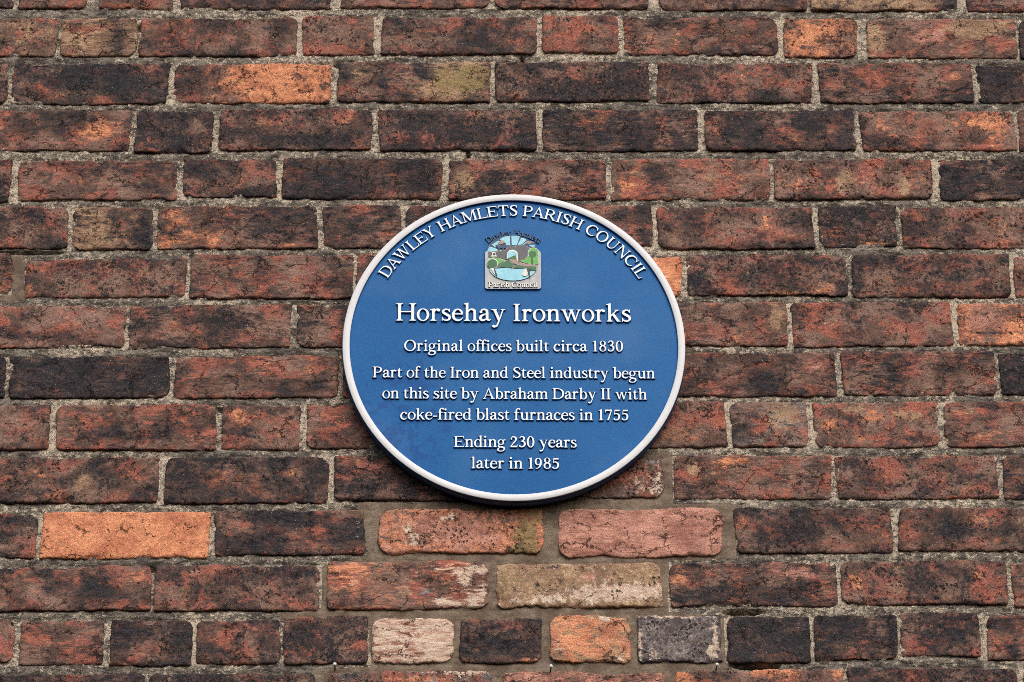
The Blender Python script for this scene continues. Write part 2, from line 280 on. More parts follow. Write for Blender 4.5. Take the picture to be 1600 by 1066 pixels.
# stains, burns and patches: x, y, half width, half height, channel, amount   (k soot, t tan, o orange, w white, g green, p pink, y grey)
BLOBS = [
 (60,50,40,25,'t',.3),(20,20,30,10,'k',.2),(185,60,14,14,'k',.5),(118,45,10,12,'k',.45),(250,40,40,16,'o',.2),(560,65,40,16,'o',.3),(630,50,35,18,'o',.45),(760,60,25,20,'k',.5),(800,55,30,20,'o',.15),(880,55,25,20,'o',.4),(1020,60,50,18,'o',.35),(1120,50,45,24,'o',.5),(1040,30,40,8,'k',.3),
 (1280,55,34,22,'o',.5),(1310,55,20,20,'k',.35),(1370,60,16,22,'t',.75),(1520,45,32,12,'t',.9),(1440,60,50,20,'p',.5),(1390,50,14,25,'k',.4),(1300,5,50,12,'t',.5),(1400,5,60,12,'t',.6),(1480,8,14,14,'k',.5),(850,8,40,9,'k',.4),(720,5,40,10,'t',.4),(600,8,30,9,'o',.3),
 (130,120,70,22,'k',.75),(180,130,60,28,'k',.6),(140,145,45,8,'t',.7),(60,125,30,22,'t',.25),(50,140,28,18,'p',.3),(240,140,18,18,'o',.2),(305,120,26,18,'k',.55),(455,130,72,34,'o',1.8),(360,140,60,25,'o',.35),(400,112,40,14,'o',.6),
 (560,112,30,14,'t',.6),(560,112,30,14,'g',.6),(720,128,50,28,'g',.9),(700,128,42,30,'t',1.15),(735,120,20,22,'t',1.0),(640,145,35,12,'o',.35),(540,130,12,30,'k',.6),(655,115,22,8,'k',.5),(870,112,26,12,'o',.35),(830,130,24,14,'o',.3),(900,140,60,12,'k',.5),(960,130,40,20,'k',.35),(940,112,20,12,'o',.35),
 (1078,115,20,14,'k',.65),(1090,145,30,12,'o',.4),(1150,125,40,22,'o',.45),(1240,125,22,20,'t',.25),(1200,150,30,10,'k',.6),(1310,125,30,18,'o',.5),(1290,145,20,14,'k',.6),(1490,120,16,14,'o',.65),(1420,140,60,12,'o',.2),(1560,130,40,20,'k',.5),
 (155,205,44,22,'o',.75),(60,195,30,14,'k',.3),(20,190,20,8,'o',.35),(20,225,40,8,'o',.4),(110,205,40,22,'k',.25),(300,210,12,14,'p',.5),(300,220,16,10,'k',.9),(250,200,18,14,'p',.3),(265,225,25,10,'p',.3),(440,190,70,14,'o',.45),(540,190,30,12,'o',.5),(480,220,90,12,'k',.85),(370,200,18,16,'o',.4),(355,215,12,14,'k',.6),(500,188,10,10,'t',.6),(410,195,12,10,'t',.5),
 (620,205,16,18,'p',.3),(690,200,50,20,'k',.4),(770,200,50,22,'k',.3),(740,178,24,4,'o',.5),(920,185,20,9,'o',.8),(960,185,40,8,'o',.3),(1005,180,10,8,'o',.6),(1000,215,50,16,'k',.6),(880,210,20,15,'k',.4),(1040,200,14,12,'o',.5),(970,215,18,14,'p',.3),
 (1122,200,20,20,'o',.75),(1155,200,24,24,'k',1.1),(1240,205,24,22,'o',.55),(1300,200,28,20,'o',.65),(1265,190,22,14,'k',.9),(1320,215,12,14,'k',.2),(1385,200,34,18,'o',.4),(1370,222,50,10,'k',.7),(1450,205,60,22,'o',.4),(1560,205,24,26,'o',.75),(1530,190,40,14,'o',.6),(1350,195,8,20,'k',.6),
 (60,270,50,12,'o',.25),(140,275,40,14,'o',.5),(200,262,60,10,'k',.5),(240,295,30,16,'k',.45),(130,300,30,8,'k',.5),(245,275,8,10,'o',.4),(360,288,40,8,'o',.5),(410,280,30,8,'o',.3),(400,300,30,5,'k',.5),(310,270,30,16,'k',.3),(520,280,40,20,'k',.35),(640,280,40,28,'k',.5),(600,270,40,12,'o',.1),(490,300,60,10,'k',.4),
 (725,285,24,28,'t',.8),(770,280,14,28,'k',.55),(800,270,40,22,'o',.45),(760,290,5,18,'o',.7),(900,290,25,14,'o',.35),(980,285,24,26,'o',.55),(1000,275,14,24,'t',.5),(1030,270,20,14,'k',.7),(1060,285,30,18,'o',.5),(1110,280,22,24,'t',.45),(1160,275,40,28,'o',.6),(1240,285,30,22,'o',.55),(1318,285,12,22,'t',.95),(1412,288,9,18,'t',.95),(1350,275,25,22,'o',.5),(1440,280,16,22,'o',.5),(1380,282,14,14,'k',.4),(1500,285,30,24,'k',.6),(1560,290,40,14,'p',.25),
 (70,370,25,16,'o',.4),(60,335,50,10,'k',.4),(140,355,28,22,'t',.7),(145,378,40,10,'t',.45),(225,360,12,22,'k',.8),(190,335,14,12,'k',.4),(262,370,26,25,'o',.5),(320,372,60,16,'o',.6),(280,340,28,12,'o',.4),(400,350,60,14,'k',.3),(450,360,50,25,'k',.35),(450,384,40,5,'o',.6),
 (540,350,25,20,'o',.25),(580,350,40,25,'k',.15),(990,345,20,16,'o',.35),(970,335,14,10,'k',.7),(1005,365,12,14,'k',.7),(1050,365,22,24,'t',.35),(1120,345,40,18,'k',.3),(1140,372,40,12,'o',.4),(1200,350,30,20,'o',.3),(1240,345,24,14,'k',.9),(1250,370,30,12,'o',.55),(1195,345,6,14,'o',.7),(1345,350,40,22,'k',.35),(1350,379,40,3,'o',.95),(1290,345,12,14,'o',.15),(1430,355,30,22,'k',.3),(1570,360,30,24,'o',.5),(1530,350,30,14,'o',.3),
 (215,425,34,14,'o',.55),(150,415,60,12,'k',.35),(45,450,8,14,'o',.7),(118,456,8,6,'o',.8),(200,450,60,8,'k',.2),(340,430,25,20,'t',.2),(400,425,14,20,'k',.4),(450,430,60,18,'o',.35),(430,440,18,16,'t',.2),(500,425,30,12,'p',.15),(535,430,14,26,'k',.5),(1095,430,14,20,'k',.3),(1140,430,30,18,'o',.1),(1240,420,40,18,'k',.2),(1250,458,60,5,'o',.7),(1290,450,16,8,'o',.7),(1340,430,8,26,'k',.6),(1375,440,30,14,'o',.45),(1420,425,22,10,'k',.4),(1500,430,40,22,'o',.4),(1450,410,60,5,'k',.5),(1540,430,18,20,'k',.35),(1460,406,20,8,'o',.6),
 (90,500,50,14,'p',.3),(140,495,40,18,'o',.2),(160,520,30,16,'p',.3),(50,527,45,5,'k',.9),(20,505,20,14,'k',.3),(325,500,40,14,'k',.8),(380,500,22,8,'k',.6),(270,500,18,14,'o',.45),(290,515,24,14,'o',.35),(225,505,14,14,'k',.4),(300,538,60,4,'k',.6),(415,510,30,18,'o',.3),(500,500,24,22,'o',.2),(1110,500,24,24,'k',.3),(1215,500,14,28,'t',.9),(1160,520,30,18,'o',.5),(1090,530,20,9,'k',.6),(1200,530,14,12,'o',.5),
 (1300,500,34,22,'o',.4),(1340,500,18,24,'k',.55),(1420,500,30,24,'o',.35),(1395,510,10,24,'k',.3),(1545,500,34,24,'p',.6),(1580,520,20,16,'o',.6),(1560,520,40,3,'k',.9),(1580,485,15,10,'k',.5),
 (40,590,22,24,'p',.7),(60,605,30,12,'o',.3),(180,580,70,24,'k',.8),(90,575,50,10,'k',.2),(90,610,35,8,'t',.3),(180,612,50,8,'t',.15),(300,590,30,24,'p',.25),(350,590,30,24,'p',.15),(395,590,20,26,'o',.4),(455,590,24,22,'t',.25),(480,580,30,20,'o',.45),(445,605,14,14,'k',.7),(415,580,8,22,'o',.3),(500,600,22,18,'k',.35),(1150,590,60,24,'p',.05),(1180,600,14,12,'k',.7),(1110,570,14,18,'k',.3),(1275,575,20,14,'p',.6),(1260,600,18,14,'p',.25),(1215,590,22,14,'k',.6),(1370,590,24,18,'k',.6),(1440,600,40,14,'t',.3),(1420,570,40,14,'k',.4),(1500,590,40,20,'t',.25),(1330,600,20,12,'o',.2),
 (40,660,40,14,'t',.2),(50,645,24,12,'k',.5),(170,645,35,8,'o',.55),(210,680,80,12,'k',.4),(280,660,20,14,'o',.6),(290,685,25,12,'o',.45),(130,670,22,18,'t',.15),(370,655,22,20,'o',.75),(400,670,40,10,'k',.3),(430,680,20,12,'o',.4),(445,650,14,12,'o',.55),(360,690,14,12,'k',.4),(540,650,30,14,'o',.15),(520,680,40,8,'k',.5),(510,655,12,16,'p',.2),
 (1020,640,35,12,'k',.6),(1060,680,50,18,'o',.65),(1090,650,30,14,'t',.3),(1180,670,30,25,'k',.3),(1220,650,24,20,'t',.5),(1300,665,24,22,'o',.65),(1330,640,40,10,'t',.6),(1372,650,26,14,'o',.8),(1350,690,36,9,'o',.6),(1335,660,16,10,'k',.5),(1420,650,26,16,'t',.6),(1430,685,26,7,'k',.9),(1395,675,14,12,'k',.35),(1500,645,24,12,'o',.5),(1515,640,12,12,'t',.6),(1540,680,40,14,'o',.5),(1580,660,14,20,'t',.6),(1535,655,24,4,'k',.8),
 (130,755,22,22,'t',.65),(70,740,40,14,'o',.2),(150,730,18,30,'k',.45),(195,750,18,22,'p',.3),(90,770,25,12,'o',.35),(335,738,26,5,'o',.9),(335,752,30,6,'o',.75),(400,740,20,5,'o',.5),(455,740,28,7,'o',.9),(300,750,20,20,'k',.15),(560,722,22,6,'o',.6),(600,740,40,14,'o',.2),(700,740,30,16,'k',.3),(1000,755,30,14,'w',.4),(1020,770,20,7,'w',.4),(930,750,40,20,'p',.3),(1030,745,4,34,'w',.5),
 (1080,735,14,22,'t',.6),(1075,765,14,14,'k',.6),(1140,722,36,8,'o',.9),(1150,755,14,25,'k',.5),(1195,740,16,22,'t',.35),(1240,750,22,26,'o',.5),(1115,740,14,22,'t',.4),(1290,755,10,20,'t',.4),(1340,745,22,18,'o',.4),(1420,755,50,18,'k',.45),(1470,745,24,10,'o',.6),(1510,760,20,18,'t',.45),(1540,730,12,20,'o',.4),(1370,770,20,8,'o',.3),(1360,735,20,14,'k',.3),
 (25,835,25,14,'p',.3),(20,815,26,8,'k',.4),(360,820,18,14,'p',.25),(355,835,40,16,'t',.15),(440,855,40,10,'p',.35),(440,810,60,12,'k',.6),(510,850,50,12,'o',.35),(560,830,6,30,'w',.35),(400,850,40,12,'k',.4),(540,815,18,14,'k',.4),(90,808,14,10,'k',.5),(200,806,28,5,'k',.35),(150,820,20,10,'k',.3),
 (637,826,9,10,'w',.95),(650,840,9,8,'w',.9),(645,850,14,4,'w',.8),(690,812,24,5,'w',.6),(705,806,8,5,'w',.8),(630,858,12,5,'o',.6),(650,850,30,3,'k',.6),(700,830,60,22,'p',.25),(780,830,40,26,'t',.3),(825,835,26,32,'g',.8),(815,863,20,8,'g',1.2),(800,860,30,4,'k',.5),(845,840,6,20,'o',.3),
 (920,810,60,18,'p',.5),(950,850,40,18,'w',.12),(1010,850,60,8,'k',.1),(1050,865,30,5,'o',.3),(1100,840,25,12,'k',.05),(960,800,40,4,'k',.1),(900,855,18,10,'k',.5),
 (1160,815,12,14,'o',.5),(1230,830,50,20,'k',.25),(1300,845,50,15,'o',.15),(1350,850,40,14,'t',.25),(1430,825,22,25,'o',.55),(1480,825,25,20,'k',.75),(1530,810,40,10,'o',.6),(1560,845,30,20,'o',.5),(1520,830,40,6,'k',.7),(1500,855,30,8,'t',.35),(1596,815,12,8,'t',.6),
 (75,930,34,22,'o',.5),(55,900,30,12,'k',.4),(205,905,32,22,'o',.6),(150,915,24,30,'k',.7),(160,930,20,20,'k',.4),(190,940,35,10,'o',.3),(260,900,20,22,'p',.25),(300,895,20,5,'p',.6),(300,915,36,18,'t',.2),(360,900,30,22,'k',.4),(430,940,50,8,'o',.3),(470,895,30,10,'k',.45),(400,920,60,20,'t',.1),
 (545,890,30,10,'o',.5),(560,920,44,20,'o',.2),(630,925,16,14,'t',.8),(665,925,30,14,'y',.5),(722,893,30,8,'w',.75),(725,905,10,14,'w',.85),(755,890,10,10,'w',.6),(740,935,14,14,'w',.6),(710,945,25,8,'w',.65),(690,940,12,8,'w',.6),(680,885,18,6,'w',.4),(650,920,80,4,'k',.2),(560,945,60,5,'k',.3),(755,925,6,16,'w',.6),(700,905,50,12,'k',.05),
 (867,888,15,5,'k',1.6),(960,898,5,6,'k',1.5),(877,910,6,6,'k',1.6),(860,925,5,6,'k',1.5),(897,920,4,4,'k',1.5),(993,902,4,3,'k',1.3),(841,915,5,4,'k',1.4),(880,903,40,8,'y',.2),(980,925,50,10,'w',1.0),(930,932,60,10,'w',.55),(1018,900,16,20,'t',1.0),(1005,885,20,5,'t',.8),(810,900,20,24,'g',.5),(785,910,8,28,'g',.5),(920,900,50,10,'p',.45),(1015,930,14,14,'t',.8),(840,940,40,8,'w',.3),
 (1062,890,12,8,'o',.9),(1058,908,16,10,'o',.8),(1110,920,60,20,'p',.1),(1075,935,20,8,'k',.5),(1130,925,40,14,'k',.25),(1245,895,30,14,'p',.6),(1240,900,40,20,'p',.2),(1225,925,30,14,'k',.3),(1290,915,14,24,'o',.4),(1335,905,16,26,'o',.6),(1380,920,34,18,'o',.45),(1398,890,20,10,'t',.6),(1400,925,14,14,'t',.4),(1350,885,20,7,'k',.3),(1450,915,25,24,'k',.5),(1525,895,24,16,'o',.6),(1500,910,16,16,'k',.4),(1450,930,20,10,'o',.3),(1480,935,16,9,'o',.5),
 (70,985,22,6,'o',.3),(60,1010,26,16,'p',.3),(110,1000,30,14,'p',.25),(120,1020,40,5,'k',.4),(50,1030,25,8,'o',.3),(220,985,40,14,'k',.55),(280,990,14,20,'k',.6),(215,1020,26,14,'t',.35),(255,1015,8,18,'p',.3),(380,990,16,8,'k',.3),(400,1010,20,16,'o',.15),(470,980,22,10,'k',.5),(540,975,14,12,'k',.5),(555,1000,20,28,'t',.45),(505,1015,16,14,'o',.3),(490,1005,40,22,'t',.1),
 (640,1025,14,12,'o',.85),(630,1010,20,30,'o',.1),(600,990,14,22,'w',.35),(680,990,20,20,'w',.3),(685,1020,16,12,'w',.35),(645,980,6,8,'o',.3),(790,1030,22,6,'o',.8),(780,1018,16,10,'g',.8),(830,1033,14,5,'o',1.2),(735,1032,14,6,'o',.6),(755,1000,24,24,'k',.4),(725,1000,3,34,'o',.6),(800,1000,20,10,'k',.2),
 (945,966,8,6,'w',1.5),(873,1018,12,10,'w',.5),(875,1022,4,4,'k',1.6),(958,1030,6,4,'k',1.6),(970,1030,5,3,'w',.8),(900,1000,30,25,'o',.3),(955,1005,14,10,'w',.15),(1000,1000,3,30,'w',.6),(1117,1000,5,30,'w',.75),(1050,965,60,3,'w',.6),(1019,1025,6,10,'w',.6),(1030,985,14,14,'k',.25),(1090,985,16,12,'k',.2),(1110,1020,8,8,'w',.6),(1020,990,25,14,'y',.3),(1060,1000,50,20,'t',.15),
 (1180,1000,35,30,'k',.2),(1250,978,10,10,'p',.5),(1240,1000,14,14,'p',.3),(1330,975,28,8,'k',.3),(1340,960,14,3,'o',.7),(1378,975,10,8,'o',.5),(1320,1010,30,14,'t',.3),(1365,1005,10,10,'k',.6),(1360,1020,30,8,'t',.2),(1440,1010,50,14,'p',.2),(1460,990,50,5,'k',.3),(1580,1000,10,26,'p',.35),(1560,1020,14,10,'t',.4),(1582,1020,14,6,'k',.8),
 (560,1052,20,5,'k',.6),(545,1056,14,5,'y',.9),(740,1052,30,4,'w',.7),(762,1057,6,6,'y',.9),(640,1062,60,5,'o',.5),(700,1052,40,4,'w',.4),(830,1058,20,6,'p',.6),(930,1054,30,7,'o',.3),(1065,1058,12,9,'o',.9),(1200,1050,40,7,'o',.6),(1130,1055,30,6,'k',.5),(1310,1056,8,9,'o',.6),(1520,1058,12,7,'o',.6),(250,1056,14,8,'k',.5),(360,1060,40,6,'k',.6),(135,1054,6,3,'o',.7),
]
CH = {'k': (0, 0), 't': (0, 1), 'o': (0, 2), 'w': (0, 3), 'g': (1, 0), 'p': (1, 1), 'y': (1, 2)}
BX, BZ = wall([b[0] for b in BLOBS], [b[1] for b in BLOBS])
BX1, _ = wall([b[0]+b[2] for b in BLOBS], [b[1] for b in BLOBS]); _, BZ1 = wall([b[0] for b in BLOBS], [b[1]-b[3] for b in BLOBS])
BRX, BRZ = BX1-BX, BZ1-BZ

brick_wall = thing('brick_wall', 'old soot-stained red and brown brick wall with pale lime mortar behind the round plaque', 'wall')
RECTS = []                                         # brick outlines in metres, for the mortar

def brick_mesh(x0, x1, z0, z1, look, seed, step=.0026, relief=1.0):
    a, b = (x1-x0)/2, (z1-z0)/2; cx, cz = (x0+x1)/2, (z0+z1)/2
    rs = random.Random(seed)
    fresh = look.startswith('new')
    e = .0042 if fresh else rs.uniform(.0026, .0050)
    def lines(h):
        inner = np.arange(-(h-e), h-e+1e-9, 2*(h-e)/max(2, int(round(2*(h-e)/step))))
        edge = np.array([0, .10, .28, .55])*e
        return np.concatenate([-h+edge, inner, (h-edge)[::-1]])
    U, V = lines(a), lines(b); nu, nv = len(U), len(V)
    u, v = np.meshgrid(U, V, indexing='ij')
    # rounded corners
    for sx in (-1, 1):
        for sz in (-1, 1):
            r = rs.choice((rs.uniform(.003, .008), rs.uniform(.005, .017)))*(1.5 if fresh else 1)*(1.9 if look in ('tan', 'olive', 'new3', 'new6', 'new7', 'pink0') else 1)
            r = min(r, .02)
            qx = u*sx-(a-r); qz = v*sz-(b-r); mk = (qx > 0) & (qz > 0)
            mm = np.maximum(qx, qz); L = np.hypot(qx, qz)+1e-9; k = np.where(mk, mm/L, 1)
            u = np.where(mk, sx*((a-r)+qx*k), u); v = np.where(mk, sz*((b-r)+qz*k), v)
    de = np.minimum(a-np.abs(u), b-np.abs(v)); de = np.maximum(de, 0)
    gx, gz = u+cx, v+cz
    # wobbling outline, fading inward
    fade = np.exp(-de/.010); wob = 1.5 if fresh else 1.0
    du = (fbm(gz*38+seed*3.1, gx*14, 11+seed, 4)*.0020 + fbm(gz*190, gx*190, 5+seed, 3)*.0013)*wob
    dv = (fbm(gx*26+seed*1.7, gz*10, 71+seed, 4)*.0030 + fbm(gx*170, gz*170, 9+seed, 3)*.0013)*wob
    u2 = u + du*fade; v2 = v + dv*fade
    # tilt of the ends and the long sides a little
    u2 = u2 + v*rs.uniform(-.05, .05)*fade; v2 = v2 + u*rs.uniform(-.006, .006)
    # face relief
    t = np.clip(de/e, 0, 1); prof = e*(1-np.sqrt(np.clip(1-(1-t)**2, 0, 1)))*.75
    w0 = rs.uniform(-.0006, .0016) + (0 if not fresh else .0012)
    f = fbm(gx*30+seed, gz*42, 31+seed, 5, .55)*rs.choice((.0012, .0020, .0028)) + fbm(gx*150, gz*150, 3+seed, 3)*rs.choice((.0004, .0008, .0012))
    pits = np.clip(fbm(gx*95+9, gz*120, 201+seed, 3)-.42, 0, 1)*.006
    ch = sstep(.30, .62, fbm(gx*42, gz*60, 401+seed, 3) + .25*np.exp(-de/.006)-.06)*.0036
    wd = w0 + relief*(f-pits-ch*np.exp(-de/.012)) - prof + rs.uniform(-.010, .010)*u + rs.uniform(-.03, .03)*v
    gu, gv = u2+0*u, v2
    co = np.stack([gu, -wd, gv], -1).reshape(-1, 3)
    idx = np.arange(nu*nv).reshape(nu, nv)
    q = np.stack([idx[:-1, :-1], idx[1:, :-1], idx[1:, 1:], idx[:-1, 1:]], -1).reshape(-1, 4)
    loop = np.concatenate([idx[:, 0], idx[-1, 1:], idx[-2::-1, -1], idx[0, -2:0:-1]])
    back = co[loop].copy(); back[:, 1] = .022; back[:, 0] *= .995; back[:, 2] *= .985
    n0 = len(co); co = np.vstack([co, back]); k = np.arange(len(loop)); kn = np.roll(k, -1)
    sk = np.stack([loop[k], n0+k, n0+kn, loop[kn]], -1)
    me = mesh_np('brick', co, np.vstack([q, sk]))
    P = np.zeros((2, len(co), 4), np.float32); L = LOOK[look]
    X = co[:, 0]+cx; Z = co[:, 2]+cz; jx = rs.uniform(-.16, .16)
    P[0, :, 0] = L[0] + jx*(0 if abs(L[0]) > .5 else 1); P[0, :, 1] = L[1]; P[0, :, 2] = L[2]; P[0, :, 3] = L[3]
    P[1, :, 0] = L[4]; P[1, :, 1] = L[5]; P[1, :, 2] = L[6]
    near = np.where((BX > x0-.01) & (BX < x1+.01) & (BZ > z0-.008) & (BZ < z1+.008))[0]
    for i in near:
        w = np.exp(-(((X-BX[i])/(BRX[i]*1.05))**2 + ((Z-BZ[i])/(BRZ[i]*1.05))**2))
        c = CH[BLOBS[i][4]]; amt = BLOBS[i][5]*(.75 if BLOBS[i][4] == 'o' else 1)
        P[c[0], :, c[1]] += w*amt
        if BLOBS[i][4] in 'otwp': P[0, :, 0] -= w*amt*.55
        if BLOBS[i][4] == 'k': P[:, :, 1] *= (1-.6*w*min(1, amt))[None]; P[0, :, 2] *= 1-.6*w*min(1, amt)
    dall = np.concatenate([de.ravel(), np.full(len(loop), 0)])
    P[1, :, 3] = np.exp(-dall/.0022)*(.75 if fresh else .38)
    attr(me, 'paint_a', P[0]); attr(me, 'paint_b', P[1])
    RECTS.append((x0, x1, z0, z1))
    return me, (cx, 0, cz)

def add_brick(x0, x1, z0, z1, look, seed, **kw):
    me, loc = brick_mesh(x0, x1, z0, z1, look, seed, **kw)
    link('brick', me, MB, brick_wall, loc, LABELS.get(look))

seed = 100; XMIN, XMAX = -1.14, 1.14
rr = random.Random(5); edges = []
GI = .0012
for ci, course in enumerate(COURSES):
    row = []
    for (x0, x1, y0, y1, look) in course:
        xm = (x0+x1)/2; ym = (y0+y1)/2
        (a0, a1), _ = wall([x0, x1], [ym, ym], .0); _, (zt, zb) = wall([xm, xm], [y0, y1], .0)
        row.append([a0-.0013, a1+.0013, zb+.0008, zt, look])
    edges.append((row[0][2], row[0][3]))
    zc = (np.mean([r[2] for r in row]), np.mean([r[3] for r in row]))
    x = row[0][0]-.011
    while x > XMIN:                                # the wall goes on past the picture
        wdt = rr.choice([.232, .236, .114]); row.insert(0, [x-wdt, x, row[0][2], row[0][3], rr.choice('nndrb')]); x -= wdt+.011
    x = row[-1][1]+.011
    while x < XMAX:
        wdt = rr.choice([.232, .236, .114]); row.append([x, x+wdt, row[-1][2], row[-1][3], rr.choice('nndrb')]); x += wdt+.011
    for r in row:
        seed += 1
        out = r[1] < -.86 or r[0] > .86
        add_brick(*r, seed, step=.006 if out else .0026)
top = np.mean([e[1] for e in edges[0:1]]); bot = np.mean([e[0] for e in edges[-1:]])
for n, z in [(k, top+.012+k*.086) for k in range(3)] + [(k+1, bot-.012-.074-k*.086) for k in range(3)]:
    x = XMIN-.1+.12*(n % 2)
    while x < XMAX:
        wdt = rr.choice([.232, .236, .236, .114]); seed += 1
        add_brick(x, x+wdt, z, z+.073, rr.choice('nndrb'), seed, step=.007); x += wdt+.011

# ------------------------------------------------------------------ mortar
FRESH = [(560,783),(700,786),(900,783),(905,702),(1050,706),(1052,785),(1152,787),(1150,872),(1046,876),(1044,955),(1130,962),(1136,1046),(1160,1090),(478,1090),(488,1046),(580,1040),(574,962),(440,968),(430,956),(502,950),(503,884),(576,868)]
FRESH2 = [(18,392),(38,396),(38,470),(-20,474),(-20,462),(18,460)]
HOLES = [(1163,955,28,4.0,.026),(1185,1041,30,3.6,.022),(1160,1038,20,3,.008),(816,93,3,6,.012),(732,241,3,4,.012),(217,43,5,5,.008),(62,107,12,3,.006),(238,889,6,3,.008),(345,640,5,3,.006),(300,405,3,10,.005),(40,394,60,2.5,.007),(528,100,7,4,.007),(1035,343,5,4,.006),(1120,965,6,3,.004)]
def inside(poly, X, Z):
    px, pz = wall([p[0] for p in poly], [p[1] for p in poly]); r = np.zeros(X.shape, bool); n = len(px)
    for i in range(n):
        j = (i+1) % n; c = ((pz[i] > Z) != (pz[j] > Z)) & (X < (px[j]-px[i])*(Z-pz[i])/(pz[j]-pz[i]+1e-12)+px[i]); r ^= c
    return r
def sheet_lines(lo, hi, flo, fhi, fine, coarse):
    return np.concatenate([np.arange(lo, flo, coarse), np.arange(flo, fhi, fine), np.arange(fhi, hi, coarse)])
ZB, ZT = bot-.28, top+.28
Xl = sheet_lines(XMIN-.1, XMAX+.1, -.84, .84, .0026, .008); Zl = sheet_lines(ZB, ZT, -.60, .62, .0023, .008)
X, Z = np.meshgrid(Xl, Zl, indexing='ij')
dist = np.full(X.shape, .05); horiz = np.zeros(X.shape)
for (x0, x1, z0, z1) in RECTS:
    i0, i1 = np.searchsorted(Xl, [x0-.03, x1+.03]); j0, j1 = np.searchsorted(Zl, [z0-.03, z1+.03])
    if i0 >= i1 or j0 >= j1: continue
    s = (slice(i0, i1), slice(j0, j1)); xx, zz = X[s], Z[s]
    dx = np.maximum(np.maximum(x0-xx, xx-x1), -.02); dz = np.maximum(np.maximum(z0-zz, zz-z1), -.02)
    dd = np.where((dx > 0) & (dz > 0), np.hypot(dx, dz), np.maximum(dx, dz))
    dist[s] = np.minimum(dist[s], dd)
    horiz[s] = np.maximum(horiz[s], ((dz < 0) & (dx > 0) & (dx < .016)).astype(float))
fr = (inside(FRESH, X, Z) | inside(FRESH2, X, Z)).astype(float)
wd = -.0024 + fbm(X*22, Z*30, 1, 4)*.0018 + fbm(X*120, Z*160, 2, 4, .6)*.0024 + fbm(X*400, Z*400, 8, 2)*.0008
wf = -.0018 + fbm(X*18, Z*24, 3, 3)*.0012 + fbm(X*60, Z*150, 4, 3)*.0011
wd = wd*(1-fr) + wf*fr
wd = wd - .0022*np.exp(-np.abs(dist)/.0022)*(1-.6*fr)
for (hx, hy, rx, ry, dep) in HOLES:
    (h0, h1), (k0, _) = wall([hx, hx+rx], [hy, hy]); _, (k2, k1) = wall([hx, hx], [hy+ry, hy])
    wd = wd - dep*1.6*np.exp(-(((X-h0)/(h1-h0))**2+((Z-k1)/(k1-k2+1e-6))**2)**2)
wd = np.where(dist < -.006, wd-.012, wd)
nx, nz = X.shape
edge = np.zeros(X.shape, bool); edge[0], edge[-1], edge[:, 0], edge[:, -1] = True, True, True, True
co = np.stack([X, -wd, Z], -1); co[edge, 1] = .21
idx = np.arange(nx*nz).reshape(nx, nz)
q = np.stack([idx[:-1, :-1], idx[1:, :-1], idx[1:, 1:], idx[:-1, 1:]], -1)
keep = (dist < -.009); kk = keep[:-1, :-1] & keep[1:, :-1] & keep[1:, 1:] & keep[:-1, 1:]
q = q[~kk].reshape(-1, 4)
used = np.zeros(nx*nz, bool); used[q.ravel()] = True; remap = np.cumsum(used)-1
me = mesh_np('mortar', co.reshape(-1, 3)[used], remap[q])
pa = np.zeros((nx*nz, 4), np.float32); pa[:, 0] = fr.ravel()
pa[:, 1] = (horiz*.5 + fbm(X*9, Z*9, 55, 3)*.8).ravel(); pa[:, 2] = fbm(X*7+4, Z*7, 77, 3).ravel(); pa[:, 3] = 1
attr(me, 'paint_a', pa[used])
mo = link('mortar', me, MM, brick_wall)
# solid brick core behind the face, so that the wall is a wall from the side too
def box(name, x0, x1, y0, y1, z0, z1):
    v = [(x, y, z) for x in (x0, x1) for y in (y0, y1) for z in (z0, z1)]
    f = [(0, 1, 3, 2), (4, 6, 7, 5), (0, 4, 5, 1), (2, 3, 7, 6), (0, 2, 6, 4), (1, 5, 7, 3)]
    me = bpy.data.meshes.new(name); me.from_pydata(v, [], f); return me
link('wall_core', box('wall_core', XMIN-.09, XMAX+.09, .03, .2, ZB+.01, ZT-.01), MM, brick_wall)

